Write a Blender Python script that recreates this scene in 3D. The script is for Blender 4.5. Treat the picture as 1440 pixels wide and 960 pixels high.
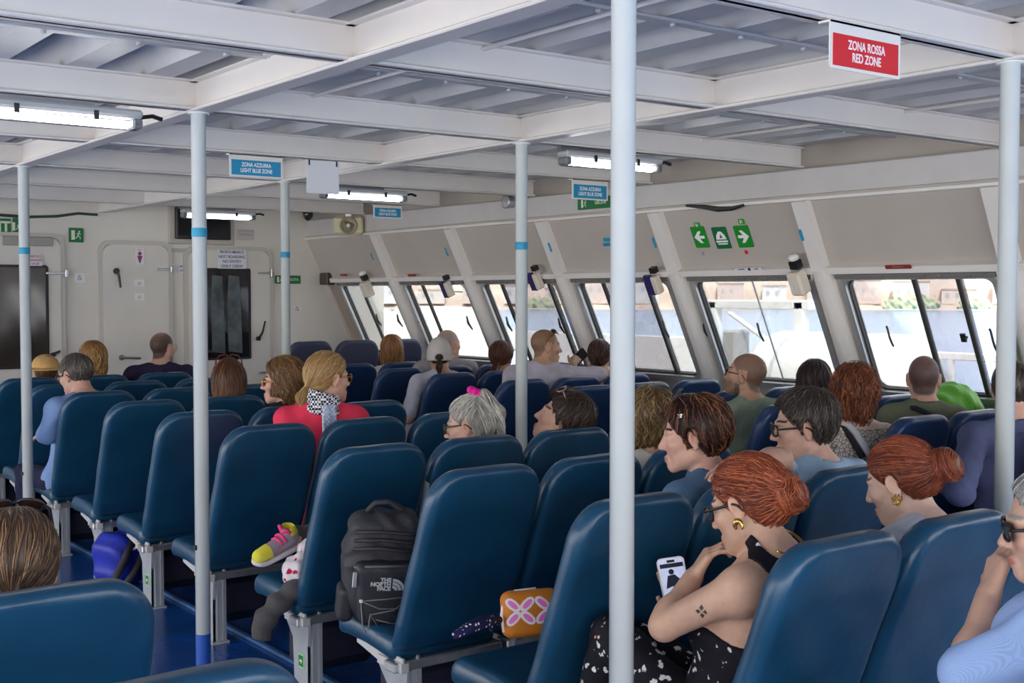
import bpy, math, random
import numpy as np
from math import sin, cos, pi, radians
for o in list(bpy.data.objects): bpy.data.objects.remove(o)
SC = bpy.context.scene
COL = SC.collection
# ------------------------------------------------------------------ camera
F, CH, YAW, TILT = 1706.0, 1.555, radians(36.8), radians(2.2)
cam = bpy.data.cameras.new('camera'); camo = bpy.data.objects.new('camera', cam); COL.objects.link(camo)
cam.sensor_width = 36.0; cam.lens = 36.0 * F / 1440.0; cam.clip_start = 0.05; cam.clip_end = 3000
camo.location = (0, 0, CH); camo.rotation_euler = (pi / 2 - TILT, 0, -YAW)
SC.camera = camo
# ------------------------------------------------------------------ light and exposure
SC.view_settings.view_transform = 'Standard'; SC.view_settings.look = 'None'
SC.view_settings.gamma = 1.0; SC.view_settings.use_curve_mapping = False
SC.view_settings.exposure = 1.8
W = bpy.data.worlds.new('sky'); SC.world = W; W.use_nodes = True
wt = W.node_tree; wt.nodes.clear()
wo = wt.nodes.new('ShaderNodeOutputWorld'); wb = wt.nodes.new('ShaderNodeBackground')
sky = wt.nodes.new('ShaderNodeTexSky'); sky.sky_type = 'HOSEK_WILKIE'; sky.turbidity = 6.0; sky.ground_albedo = 0.3
sky.sun_direction = (-0.45, -0.55, 0.70)
wm = wt.nodes.new('ShaderNodeMixRGB'); wm.inputs[0].default_value = 0.95; wm.inputs[2].default_value = (1.0, 0.975, 0.945, 1)
wt.links.new(sky.outputs[0], wm.inputs[1]); wt.links.new(wm.outputs[0], wb.inputs[0]); wt.links.new(wb.outputs[0], wo.inputs[0])
wb.inputs[1].default_value = 1.55
sl = bpy.data.lights.new('sun', 'SUN'); sl.energy = 3.0; sl.angle = radians(2.0); sl.color = (1.0, 0.95, 0.87)
so = bpy.data.objects.new('sun', sl); COL.objects.link(so)
so.rotation_euler = (radians(40), 0, radians(-40))
SC.cycles.max_bounces = 10; SC.cycles.diffuse_bounces = 6; SC.cycles.transparent_max_bounces = 16
SC.cycles.caustics_reflective = False; SC.cycles.caustics_refractive = False
SC.cycles.sample_clamp_indirect = 6.0; SC.cycles.use_denoising = True

# ------------------------------------------------------------------ pixel helpers (used while authoring to find real positions)
_fw = np.array([sin(YAW) * cos(TILT), cos(YAW) * cos(TILT), -sin(TILT)]); _rt = np.array([cos(YAW), -sin(YAW), 0.0]); _up = np.cross(_rt, _fw)
_C = np.array([0, 0, CH])
def at(x, y, axis, v):
    d = _fw + _rt * (x - 720) / F + _up * (480 - y) / F
    return _C + d * ((v - _C[axis]) / d[axis])

# ------------------------------------------------------------------ materials
MATS = {}
def nmat(name, col=(.5, .5, .5), rough=.5, metal=0.0, noise=0.0, nscale=8.0, bump=0.0, bscale=60.0, emit=0.0, ecol=None, coat=0.0, spec=0.5, vcol=False, var=0.0):
    """procedural principled material; noise = colour mottling, bump = fine relief, vcol = per-vertex colour attribute"""
    if name in MATS: return MATS[name]
    m = bpy.data.materials.new(name); m.use_nodes = True; t = m.node_tree; b = t.nodes['Principled BSDF']
    b.inputs['Base Color'].default_value = (*col, 1); b.inputs['Roughness'].default_value = rough; b.inputs['Metallic'].default_value = metal
    b.inputs['Specular IOR Level'].default_value = spec
    if coat: b.inputs['Coat Weight'].default_value = coat; b.inputs['Coat Roughness'].default_value = .25
    tc = t.nodes.new('ShaderNodeTexCoord')
    src = None
    if vcol:
        a = t.nodes.new('ShaderNodeVertexColor'); a.layer_name = 'Col'; src = a.outputs[0]
    if noise:
        n = t.nodes.new('ShaderNodeTexNoise'); n.inputs['Scale'].default_value = nscale; n.inputs['Detail'].default_value = 5
        t.links.new(tc.outputs['Object'], n.inputs['Vector'])
        r = t.nodes.new('ShaderNodeMapRange'); r.inputs[1].default_value = .3; r.inputs[2].default_value = .7
        r.inputs[3].default_value = 1 - noise; r.inputs[4].default_value = 1 + noise
        t.links.new(n.outputs['Fac'], r.inputs[0])
        mx = t.nodes.new('ShaderNodeMixRGB'); mx.blend_type = 'MULTIPLY'; mx.inputs[0].default_value = 1.0
        if src: t.links.new(src, mx.inputs[1])
        else: mx.inputs[1].default_value = (*col, 1)
        t.links.new(r.outputs[0], mx.inputs[2]); src = mx.outputs[0]
    if src: t.links.new(src, b.inputs['Base Color'])
    if bump:
        n2 = t.nodes.new('ShaderNodeTexNoise'); n2.inputs['Scale'].default_value = bscale; n2.inputs['Detail'].default_value = 4
        t.links.new(tc.outputs['Object'], n2.inputs['Vector'])
        bp = t.nodes.new('ShaderNodeBump'); bp.inputs['Strength'].default_value = bump; bp.inputs['Distance'].default_value = .004
        t.links.new(n2.outputs['Fac'], bp.inputs['Height']); t.links.new(bp.outputs[0], b.inputs['Normal'])
    if emit:
        b.inputs['Emission Color'].default_value = (*(ecol or col), 1); b.inputs['Emission Strength'].default_value = emit
    MATS[name] = m
    return m
def glassmat(name, tint=(.95, .97, 1), refl=.08, rough=.02):
    if name in MATS: return MATS[name]
    m = bpy.data.materials.new(name); m.use_nodes = True; t = m.node_tree; t.nodes.clear()
    o = t.nodes.new('ShaderNodeOutputMaterial'); tr = t.nodes.new('ShaderNodeBsdfTransparent'); tr.inputs[0].default_value = (*tint, 1)
    g = t.nodes.new('ShaderNodeBsdfGlossy'); g.inputs['Roughness'].default_value = rough
    mx = t.nodes.new('ShaderNodeMixShader'); fr = t.nodes.new('ShaderNodeFresnel'); fr.inputs[0].default_value = 1.45
    ml = t.nodes.new('ShaderNodeMath'); ml.operation = 'MULTIPLY'; ml.inputs[1].default_value = refl * 8
    t.links.new(fr.outputs[0], ml.inputs[0])
    if rough < 0.0101: mx.inputs[0].default_value = refl
    else: t.links.new(ml.outputs[0], mx.inputs[0])
    t.links.new(tr.outputs[0], mx.inputs[1]); t.links.new(g.outputs[0], mx.inputs[2]); t.links.new(mx.outputs[0], o.inputs[0])
    MATS[name] = m
    return m
def s2l(r, g, b):
    f = lambda c: (c / 255 / 12.92) if c / 255 <= .04045 else ((c / 255 + .055) / 1.055) ** 2.4
    return (f(r), f(g), f(b))
PAINT = nmat('white_paint', s2l(226, 222, 218), .38, noise=.035, nscale=3, bump=.12, bscale=25)
PANEL = nmat('cream_panel_paint', s2l(186, 178, 170), .5, noise=.04, nscale=2.5, bump=.1, bscale=18)
DECKM = nmat('deck_underside_paint', s2l(196, 198, 200), .42, noise=.06, nscale=5, bump=.15, bscale=30)
POLEM = nmat('pole_enamel', s2l(230, 236, 232), .22, noise=.03, nscale=9, coat=.3)
ALU = nmat('aluminium', s2l(190, 192, 195), .35, .85, noise=.08, nscale=30)
DULL = nmat('grey_seat_metal', s2l(166, 171, 178), .42, .2, noise=.08, nscale=14)
DARKM = nmat('dark_rubber', s2l(58, 56, 56), .6, bump=.2, bscale=80)
BLACK = nmat('black_plastic', (.012, .012, .014), .4)
WPLAS = nmat('white_plastic', s2l(232, 230, 225), .4)
CREAMP = nmat('beige_plastic', s2l(205, 195, 165), .45, noise=.05)
TAPE = nmat('light_blue_tape', s2l(40, 150, 190), .5)
GREEN = nmat('safety_green', s2l(10, 110, 60), .5)
BGREEN = nmat('arrow_green', s2l(25, 140, 40), .5)
PALEG = nmat('photoluminescent_print', s2l(225, 232, 205), .6)
REDM = nmat('sign_red', s2l(215, 35, 45), .45)
SKYB = nmat('sign_blue', s2l(30, 145, 190), .45)
LTEXT = nmat('white_lettering', s2l(245, 245, 245), .5)
NTEXT = nmat('navy_lettering', s2l(50, 55, 110), .6)
RTEXT = nmat('red_lettering', s2l(170, 60, 60), .6)
PAPER = nmat('paper', s2l(222, 224, 230), .7)
FLOORM = nmat('blue_deck_paint', s2l(18, 72, 146), .22, noise=.22, nscale=6, bump=.15, bscale=40, coat=.4)
TUBE = nmat('lit_tube', (1, 1, 1), .5, emit=6.0, ecol=(1.0, .98, .94))
CLEARP = glassmat('clear_diffuser', (.92, .94, .95), .1, .1)

# ------------------------------------------------------------------ mesh builder
class MB:
    def __init__(s): s.v = []; s.f = []
    def add(s, vs, fs):
        o = len(s.v); s.v += [tuple(map(float, p)) for p in vs]; s.f += [tuple(i + o for i in q) for q in fs]; return s
    def box(s, c, d, R=None, ch=0.0):
        """box centred at c, size d, optional rotation matrix, chamfer ch"""
        hx, hy, hz = d[0] / 2, d[1] / 2, d[2] / 2
        if ch <= 0 or ch * 2.01 >= min(d):
            P = [(x, y, z) for x in (-hx, hx) for y in (-hy, hy) for z in (-hz, hz)]
            Fc = [(0, 1, 3, 2), (4, 6, 7, 5), (0, 4, 5, 1), (2, 3, 7, 6), (0, 2, 6, 4), (1, 5, 7, 3)]
        else:
            P = []; idx = {}
            for ax in range(3):
                for sx in (-1, 1):
                    for sy in (-1, 1):
                        for sz in (-1, 1):
                            q = [sx * hx, sy * hy, sz * hz]
                            for a in range(3):
                                if a != ax: q[a] -= (1 if q[a] > 0 else -1) * ch
                            idx[(ax, sx, sy, sz)] = len(P); P.append(tuple(q))
            Fc = []
            for ax in range(3):
                for sg in (-1, 1):
                    o = [a for a in range(3) if a != ax]; loop = []
                    for (u, w) in ((-1, -1), (1, -1), (1, 1), (-1, 1)):
                        k = [0, 0, 0]; k[ax] = sg; k[o[0]] = u; k[o[1]] = w; loop.append(idx[(ax, *k)])
                    if (sg > 0) == (ax == 1): loop = loop[::-1]
                    Fc.append(tuple(loop))
            for a, b in ((0, 1), (0, 2), (1, 2)):
                c3 = 3 - a - b
                for sa in (-1, 1):
                    for sb in (-1, 1):
                        def K(ax, w):
                            k = [0, 0, 0]; k[a] = sa; k[b] = sb; k[c3] = w; return idx[(ax, *k)]
                        Fc.append((K(a, -1), K(a, 1), K(b, 1), K(b, -1)))
            for sx in (-1, 1):
                for sy in (-1, 1):
                    for sz in (-1, 1): Fc.append((idx[(0, sx, sy, sz)], idx[(1, sx, sy, sz)], idx[(2, sx, sy, sz)]))
        P = np.array(P)
        if R is not None: P = P @ np.array(R).T
        return s.add(P + np.array(c), Fc)
    def prism(s, pts, a, d, cap=True):
        """extrude closed 3-D polygon pts along vector d"""
        n = len(pts); A = [np.array(p, float) for p in pts]; D = np.array(d, float)
        fs = [(i, (i + 1) % n, n + (i + 1) % n, n + i) for i in range(n)]
        if cap: fs += [tuple(range(n))[::-1], tuple(range(n, 2 * n))]
        return s.add(A + [p + D for p in A], fs)
    def tube(s, pts, r, n=8, cap=True):
        P = [np.array(p, float) for p in pts]; rr = r if hasattr(r, '__len__') else [r] * len(P)
        V = []; up = None
        for i, p in enumerate(P):
            t = P[min(i + 1, len(P) - 1)] - P[max(i - 1, 0)]; t = t / (np.linalg.norm(t) + 1e-12)
            if up is None:
                up = np.array([0, 0, 1.0]) if abs(t[2]) < .9 else np.array([1.0, 0, 0])
            u = np.cross(up, t); u /= np.linalg.norm(u) + 1e-12; w = np.cross(t, u); up = w
            for k in range(n):
                a = 2 * pi * k / n; V.append(p + rr[i] * (cos(a) * u + sin(a) * w))
        m = len(P); fs = []
        for i in range(m - 1):
            for k in range(n):
                k2 = (k + 1) % n; fs.append((i * n + k, i * n + k2, (i + 1) * n + k2, (i + 1) * n + k))
        if cap: fs += [tuple(range(n))[::-1], tuple(range((m - 1) * n, m * n))]
        return s.add(V, fs)
    def lathe(s, prof, c=(0, 0, 0), n=20, R=None):
        """prof list of (r, h) about local z"""
        V = []; 
        for (r, h) in prof:
            for k in range(n): V.append((r * cos(2 * pi * k / n), r * sin(2 * pi * k / n), h))
        V = np.array(V)
        if R is not None: V = V @ np.array(R).T
        m = len(prof); fs = []
        for i in range(m - 1):
            for k in range(n):
                k2 = (k + 1) % n; fs.append((i * n + k, i * n + k2, (i + 1) * n + k2, (i + 1) * n + k))
        fs += [tuple(range(n))[::-1], tuple(range((m - 1) * n, m * n))]
        return s.add(V + np.array(c), fs)
    def mesh(s, name, mat, smooth=False):
        me = bpy.data.meshes.new(name); me.from_pydata(s.v, [], s.f)
        if mat: me.materials.append(mat)
        if smooth: me.polygons.foreach_set('use_smooth', [True] * len(me.polygons))
        me.update(); return me
    def build(s, name, mat, parent=None, smooth=False, kind=None):
        return link(name, s.mesh(name, mat, smooth), parent, kind)
def link(name, me, parent=None, kind=None):
    o = bpy.data.objects.new(name, me); COL.objects.link(o)
    if parent is not None: o.parent = parent
    if kind: o['kind'] = kind
    return o
def empty(name, label=None, cat=None, group=None, loc=(0, 0, 0), rz=0.0, kind=None):
    o = bpy.data.objects.new(name, None); o.empty_display_size = .05; COL.objects.link(o); o.location = loc; o.rotation_euler = (0, 0, rz)
    if kind: o['kind'] = kind
    if label: o['label'] = label; o['category'] = cat
    if group: o['group'] = group
    return o
def tag(o, label, cat, group=None):
    o['label'] = label; o['category'] = cat
    if group: o['group'] = group
    return o
def frame_of(origin, xd, zd):
    """4x4 with local x along xd and local z along zd (facing direction)"""
    x = np.array(xd, float); x /= np.linalg.norm(x); z = np.array(zd, float); z -= x * (x @ z); z /= np.linalg.norm(z); y = np.cross(z, x)
    M = np.eye(4); M[:3, 0] = x; M[:3, 1] = y; M[:3, 2] = z; M[:3, 3] = origin
    return M
from mathutils import Matrix
def place(o, M): o.matrix_basis = Matrix(M.tolist()); return o
def text(s, size, mat, parent, loc, name='lettering', bold=.0, sx=1.0, align='CENTER'):
    cu = bpy.data.curves.new(name, 'FONT'); cu.body = s; cu.size = size; cu.align_x = align; cu.align_y = 'CENTER'; cu.offset = bold; cu.extrude = .0006
    cu.space_line = .95
    o = bpy.data.objects.new(name + '_tmp', cu); COL.objects.link(o)
    dg = bpy.context.evaluated_depsgraph_get(); me = bpy.data.meshes.new_from_object(o.evaluated_get(dg)); bpy.data.objects.remove(o); bpy.data.curves.remove(cu)
    me.materials.clear(); me.materials.append(mat)
    o = link(name, me, parent); o.location = loc; o.scale = (sx, 1, 1)
    return o

# ================================================================== SETTING
YEND = 11.0; YBACK = -3.2; XL = -3.0
FRAMES = [2.165 + 1.285 * k for k in range(-4, 7)]           # transverse deck beams
GIRD = [-1.35, 0.30, 1.95, 3.60]
ZB, ZR = 2.30, 2.42                                       # beam underside, rib underside
XW, ZW, KW = 5.65, 2.12, 0.48                               # side wall: X = XW + KW*(ZW - z)
WN = np.array([-1, 0, -KW]) / math.hypot(1, KW)             # inward normal
WD = np.array([KW, 0, -1]) / math.hypot(1, KW)              # down the slope
def wp(Y, z, off=0.0): return np.array([XW + KW * (ZW - z), Y, z]) + WN * off
MUL = [-1.44, -0.21, 1.02, 2.25, 3.477, 4.70, 5.93, 7.155, 8.39, 9.61, 10.83]

floor = MB().box((1.8, 4.0, -.03), (10.0, 14.6, .06)).build('floor', FLOORM, kind='structure')
# the kerb along the aisle and its worn edge
MB().box((2.30, 4.2, .008), (.03, 11.5, .016), ch=.005).build('floor_strip', nmat('worn_blue_edge', s2l(60, 100, 150), .5, noise=.3, nscale=20), floor)
MB().box((3.52, 4.2, .008), (.03, 11.5, .016), ch=.005).build('floor_strip', MATS['worn_blue_edge'], floor)

ceil_ = MB().box((1.35, 4.0, 2.56), (9.0, 14.6, .04)).build('ceiling', DECKM, kind='structure')
def ribmesh():
    b = MB()
    prof = [(-.055, ZR), (.055, ZR), (.10, ZR + .10), (.10, 2.545), (-.10, 2.545), (-.10, ZR + .10)]
    b.prism([(x, -3.2, z) for x, z in prof], None, (0, 14.2, 0))
    return b.mesh('rib', DECKM)
rm = ribmesh(); x = -2.9; XR = 5.6
while x < XR - .05:
    o = link('rib', rm, ceil_); o.location = (x, 0, 0); x += .312
for Y in FRAMES:
    b = MB(); b.box((1.35, Y, (ZB + ZR) / 2), (8.62, .016, ZR - ZB)); b.box((1.35, Y, ZB + .006), (8.62, .075, .012), ch=.004); b.box((1.35, Y, ZR - .004), (8.62, .07, .008))
    b.build('beam', PAINT, ceil_)
    if Y + .64 < YEND:
        b = MB(); b.box((1.35, Y + .62, ZR - .006), (8.55, .05, .012), ch=.003)
        for k in range(27):
            b.lathe([(.009, 0), (.009, -.008), (.004, -.011)], (-2.9 + .312 * k, Y + .62, ZR - .012), 6)
        b.build('cross_bar', DECKM, ceil_)
for X in GIRD:
    b = MB(); b.box((X, 3.95, (ZB + ZR) / 2 - .004), (.018, 14.1, ZR - ZB + .004)); b.box((X, 3.95, ZB + .0), (.085, 14.1, .014), ch=.004); b.box((X, 3.95, ZR - .004), (.08, 14.1, .008))
    b.build('girder', PAINT, ceil_)
# conduit under the deck
MB().tube([(2.45, 1.0, 2.40), (2.45, 4.7, 2.405)], .008, 6).build('conduit', PAINT, ceil_)
MB().tube([(4.85, 1.0, 2.40), (4.85, 6.0, 2.405)], .008, 6).build('conduit', PAINT, ceil_)

# ---- side wall with the row of windows
wall = MB()
T = .05
def wslab(b, y0, y1, z0, z1, off=0.0, th=T):
    A = [wp(y0, z0, off), wp(y1, z0, off), wp(y1, z1, off), wp(y0, z1, off)]
    b.prism([tuple(a) for a in A], None, -WN * th)
WZ0, WZ1 = .955, 1.675
wslab(wall, YBACK, YEND, 0, WZ0)
wslab(wall, YBACK, YEND, WZ1, 2.14, 0.0)
for i, m in enumerate(MUL):
    wslab(wall, m - .105, m + .105, WZ0, WZ1)
wslab(wall, YBACK, MUL[0], WZ0, WZ1); wslab(wall, 10.69, YEND, WZ0, WZ1)
wallr = wall.build('wall_right', PANEL, kind='structure')
# box header above the panels, recess above it
MB().box((XW + .09, 3.9, 2.21), (.18, 14.2, .17), ch=.006).build('header_box', nmat('header_grey_paint', s2l(196, 194, 192), .45, noise=.03), wallr)
MB().box((XW + .0, 3.9, 2.115), (.05, 14.2, .022), ch=.004).build('header_flange', PAINT, wallr)
MB().box((XW + .17, 3.9, 2.42), (.02, 14.2, .27)).build('upper_strake', PANEL, wallr)
for m in MUL[:-1]:
    b = MB(); A = [wp(m - .05, 1.72, 0), wp(m + .05, 1.72, 0), wp(m + .05, 2.12, 0), wp(m - .05, 2.12, 0)]
    b.prism([tuple(a) for a in A], None, WN * .055)
    b.build('frame_post', PAINT, wallr)
    # rounded pilaster below the ledge
    b = MB(); pts = []
    for k in range(13):
        a = pi * k / 12; pts.append(wp(m - .072 * cos(a), 1.72, .075 * sin(a)))
    b.prism([tuple(p) for p in pts], None, (wp(0, .02) - wp(0, 1.72))); b.build('pilaster', PAINT, wallr, smooth=False)
for k in range(len(MUL) - 1):
    b = MB(); y0, y1 = MUL[k] + .05, MUL[k + 1] - .05
    A = [wp(y0, 1.735, .0), wp(y0, 1.735, .05), wp(y0, 1.70, .055), wp(y0, 1.69, 0)]
    b.prism([tuple(a) for a in A], None, (0, y1 - y0, 0)); b.build('ledge', PAINT, wallr)
def rrect(w, h, r, n=6):
    P = []
    for cx, cy, a0 in ((w / 2 - r, h / 2 - r, 0), (-w / 2 + r, h / 2 - r, 90), (-w / 2 + r, -h / 2 + r, 180), (w / 2 - r, -h / 2 + r, 270)):
        for k in range(n + 1):
            a = radians(a0 + 90 * k / n); P.append((cx + r * cos(a), cy + r * sin(a)))
    return P
def ring(b, w, h, r, t, d, z0=0.0, ro=None):
    """rounded rectangular ring of bar width t and depth d, outer size w x h, front at z0+d"""
    O = rrect(w, h, r); I = rrect(w - 2 * t, h - 2 * t, max(r - t, .003)); n = len(O)
    V = [(x, y, z0) for x, y in O] + [(x, y, z0) for x, y in I] + [(x, y, z0 + d) for x, y in O] + [(x, y, z0 + d) for x, y in I]
    fs = []
    for k in range(n):
        j = (k + 1) % n
        fs += [(2 * n + k, 2 * n + j, 3 * n + j, 3 * n + k), (k, n + k, n + j, j), (k, j, 2 * n + j, 2 * n + k), (n + k, 3 * n + k, 3 * n + j, n + j)]
    b.add(V, fs)
GL1 = glassmat('window_glass', (.66, .685, .71), .07); GL2 = glassmat('window_glass_overlap', (.49, .50, .535), .07)
WFR = nmat('window_alu', s2l(205, 206, 206), .32, .6); BARM = nmat('dark_window_bar', s2l(70, 68, 68), .45, .3)
wh = (WZ1 - WZ0) * math.hypot(1, KW)
WINS = [(3.477, [4.11, 3.831], [4.37, 3.709]), (4.70, [5.80], [5.369, 5.86]), (5.93, [6.759, 6.298], [6.79, 6.25]), (7.155, [8.017, 7.40], [8.12, 7.43]),
        (8.39, [9.22], [8.70, 9.50]), (9.61, [10.327], [9.86, 10.25]), (2.25, [2.9, 2.6], [3.3]), (1.02, [1.7], [1.9])]
for i, (m, bars, hnd) in enumerate(WINS):
    y0, y1 = m + .105, MUL[MUL.index(m) + 1] - .105
    if m == 9.61: y1 = 10.70
    w = y1 - y0
    r = empty('window_%d' % (i + 1), kind='structure')
    # local frame: x towards -Y (to the viewer's right), y up the slope, z inward
    M = frame_of(wp((y0 + y1) / 2, (WZ0 + WZ1) / 2), (0, -1, 0), WN); place(r, M)
    b = MB(); ring(b, w + .012, wh + .012, .085, .035, .07, -.05); b.build('frame', WFR, r)
    b = MB(); ring(b, w - .055, wh - .055, .07, .012, .03, -.035); b.build('gasket', DARKM, r)
    b = MB(); b.box((0, wh / 2 - .0, .03), (w + .02, .03, .018), ch=.004)
    for k in range(11): b.lathe([(.008, 0), (.008, .008), (.003, .011)], (-w / 2 + w * (k + .5) / 11, wh / 2, .039), 6)
    b.build('bolted_strip', nmat('grey_strip', s2l(120, 118, 116), .5), r)
    L = lambda Y: (y0 + y1) / 2 - Y                       # ship Y -> local x
    xs = sorted([L(v) for v in bars]); gw = w - .06; gh = wh - .06
    cuts = [-gw / 2] + xs + [gw / 2]
    for k in range(len(cuts) - 1):
        mid = (len(cuts) == 4 and k == 1)
        MB().box(((cuts[k] + cuts[k + 1]) / 2, 0, -.022 - .012 * (k % 2)), (cuts[k + 1] - cuts[k] + (.03 if len(cuts) > 2 else 0), gh, .005)).build('pane', GL2 if mid else GL1, r)
    for xb in xs: MB().box((xb, 0, -.012), (.028, gh, .022), ch=.004).build('sliding_bar', BARM, r)
    for v in hnd:
        xh = L(v)
        MB().tube([(xh - .012, .055, -.012), (xh, .045, .0), (xh + .014, 0, .022), (xh, -.045, .0), (xh - .004, -.075, -.012)], .0065, 6).build('handle', BLACK, r)
        MB().tube([(xh - .008, .05, -.012), (xh - .002, .0, .0), (xh - .004, -.07, -.012)], .006, 6).build('handle', BLACK, r)
    if i == 1:
        MB().box((L(5.31), 0, -.014), (.008, gh, .008)).build('pane_edge', nmat('clear_edge', s2l(170, 172, 176), .3), r)
    if i == 0:
        b = MB(); xx = L(3.86); b.box((xx - .03, 0, -.005), (.03, .05, .012)); b.box((xx - .012, 0, -.0), (.01, .012, .03)); b.build('latch', BLACK, r)

# ---- end wall
endw = MB().box((1.75, YEND + .03, 1.25), (9.6, .06, 2.55)).build('wall_front', nmat('end_wall_paint', s2l(218, 213, 204), .45, noise=.035, nscale=3, bump=.1, bscale=18), kind='structure')
def ex(x, y): return at(x, y, 1, YEND)
def eframe(x0, y0, x1, y1, off=0.0):
    """frame on the end wall for a pixel rectangle: local origin at the middle, x right, y up, z towards the cabin"""
    a, b_ = ex(x0, y0), ex(x1, y1); c = (a + b_) / 2; c[1] = YEND - off
    return frame_of(c, (1, 0, 0), (0, -1, 0)), abs(b_[0] - a[0]), abs(a[2] - b_[2])
DOORM = nmat('door_paint', s2l(216, 211, 203), .42, noise=.04, nscale=3, bump=.08)
def ship_door(n, X0, X1, zt, label=None):
    r = empty('door_%d' % n, kind='structure'); w = X1 - X0; h = zt - .06
    place(r, frame_of(((X0 + X1) / 2, YEND, .06 + h / 2), (1, 0, 0), (0, -1, 0)))
    b = MB(); ring(b, w + .07, h + .07, .11, .04, .035, 0); b.build('coaming', nmat('coaming_paint', s2l(196, 191, 183), .45), r)
    b = MB(); P = rrect(w - .01, h - .01, .085); b.prism([(x, y, .012) for x, y in P], None, (0, 0, .03)); b.build('leaf', DOORM, r)
    return r, w, h
# door of the lavatory
r, w, h = ship_door(1, 3.60, 4.215, 2.015)
def L2(r, X, z): return (X - r.location.x, z - r.location.z)
for z in (1.79, .75):
    b = MB(); xx, yy = L2(r, 4.19, z); b.box((xx - .02, yy, .05), (.16, .022, .015), ch=.004); b.box((xx + .05, yy, .04), (.03, .06, .05), ch=.005); b.build('hinge', ALU, r)
b = MB(); xx, yy = L2(r, 3.72, 1.77); b.lathe([(.028, .04), (.028, .06), (.016, .062), (.016, .08)], (xx, yy, 0), 12); b.tube([(xx, yy, .08), (xx + .01, yy - .05, .09), (xx + .025, yy - .15, .085)], [.012, .012, .009], 7); b.build('lever', BLACK, r)
b = MB(); xx, yy = L2(r, 3.76, .985); b.lathe([(.026, .04), (.026, .055)], (xx, yy, 0), 12); b.tube([(xx, yy, .05), (xx, yy, .085), (xx + .16, yy - .01, .085)], .011, 7); b.build('handle', nmat('steel', s2l(140, 140, 142), .3, .9), r)
# the door beyond the left pole, with its window
r, w, h = ship_door(2, 2.35, 3.235, 2.06)
(x0, y0), (x1, y1) = L2(r, 2.5, .93), L2(r, 3.105, 1.80)
b = MB(); b.box(((x0 + x1) / 2, (y0 + y1) / 2, .045), (x1 - x0, y1 - y0, .008)); b.build('pane', nmat('brown_dark_pane', s2l(56, 50, 45), .08, noise=.35, nscale=3, spec=.8), r)
b = MB(); ring(b, x1 - x0 + .03, y1 - y0 + .03, .03, .022, .02, .036); bo = b.build('pane_frame', nmat('dark_gasket', s2l(30, 28, 40), .5), r); bo.location = ((x0 + x1) / 2, (y0 + y1) / 2, 0)
for z in (1.745, .8):
    xx, yy = L2(r, 3.22, z); b = MB(); b.box((xx - .03, yy, .05), (.18, .022, .015), ch=.004); b.box((xx + .06, yy, .04), (.03, .07, .05), ch=.005); b.build('hinge', ALU, r)
xx, yy = L2(r, 3.155, 1.03); b = MB(); b.lathe([(.02, .04), (.02, .06)], (xx, yy, 0), 10); b.tube([(xx - .03, yy, .07), (xx + .05, yy + .03, .08)], .01, 6); b.build('lever', BLACK, r)
xx, yy = L2(r, 3.0, 2.02); MB().box((xx - .05, yy, .05), (.42, .08, .02), ch=.004).build('nameplate', nmat('grey_plate', s2l(150, 148, 142), .4, .4), r)
# right door with the window onto the fore deck
r, w, h = ship_door(3, 4.40, 5.235, 1.985)
(x0, y0), (x1, y1) = L2(r, 4.575, .95), L2(r, 5.01, 1.795)
b = MB(); b.box(((x0 + x1) / 2, (y0 + y1) / 2, .045), (x1 - x0, y1 - y0, .008)); b.build('pane', nmat('dark_pane', s2l(26, 26, 30), .08, spec=.8), r)
b = MB(); ring(b, x1 - x0 + .03, y1 - y0 + .03, .02, .02, .02, .036); bo = b.build('pane_frame', MATS['dark_gasket'], r); bo.location = ((x0 + x1) / 2, (y0 + y1) / 2, 0)
for z in (1.77, .8):
    xx, yy = L2(r, 5.20, z); b = MB(); b.box((xx - .01, yy, .05), (.17, .018, .015), ch=.004); b.box((xx + .05, yy, .04), (.025, .09, .05), ch=.005); b.build('hinge', ALU, r)
xx, yy = L2(r, 5.10, 1.13); b = MB(); b.lathe([(.022, .04), (.022, .07)], (xx, yy, 0), 10); b.tube([(xx, yy, .07), (xx + .03, yy + .06, .085), (xx + .06, yy + .17, .085)], [.013, .011, .009], 7); b.build('lever', BLACK, r)
b = MB(); xx, yy = L2(r, 4.50, 1.02); b.lathe([(.022, .04), (.022, .055)], (xx, yy, 0), 12); b.tube([(xx, yy, .05), (xx, yy, .085), (xx + .13, yy, .085)], .012, 7); b.build('handle', MATS['steel'], r)
# flat grey shapes on the pane, standing in for life vests seen behind it
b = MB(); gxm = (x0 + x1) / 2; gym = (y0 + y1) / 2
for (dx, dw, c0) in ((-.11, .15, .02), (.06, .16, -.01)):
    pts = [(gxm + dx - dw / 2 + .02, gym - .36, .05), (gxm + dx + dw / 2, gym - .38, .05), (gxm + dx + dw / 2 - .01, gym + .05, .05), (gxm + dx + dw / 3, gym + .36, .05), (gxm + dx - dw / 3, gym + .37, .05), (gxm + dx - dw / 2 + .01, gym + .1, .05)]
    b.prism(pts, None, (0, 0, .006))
b.build('vest_shapes', nmat('vest_grey', s2l(80, 88, 92), .35, noise=.5, nscale=9), r)

# ---- open bulwark of the far side, unseen, kept low to let daylight in
b = MB(); b.box((XL, 4, .1), (.06, 14, .2)); b.box((XL, 4, 2.4), (.06, 14, .3))
for m in MUL: b.box((XL, m, 1.4), (.06, .10, 2.0))
b.build('wall_left', PANEL, kind='structure')

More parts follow.
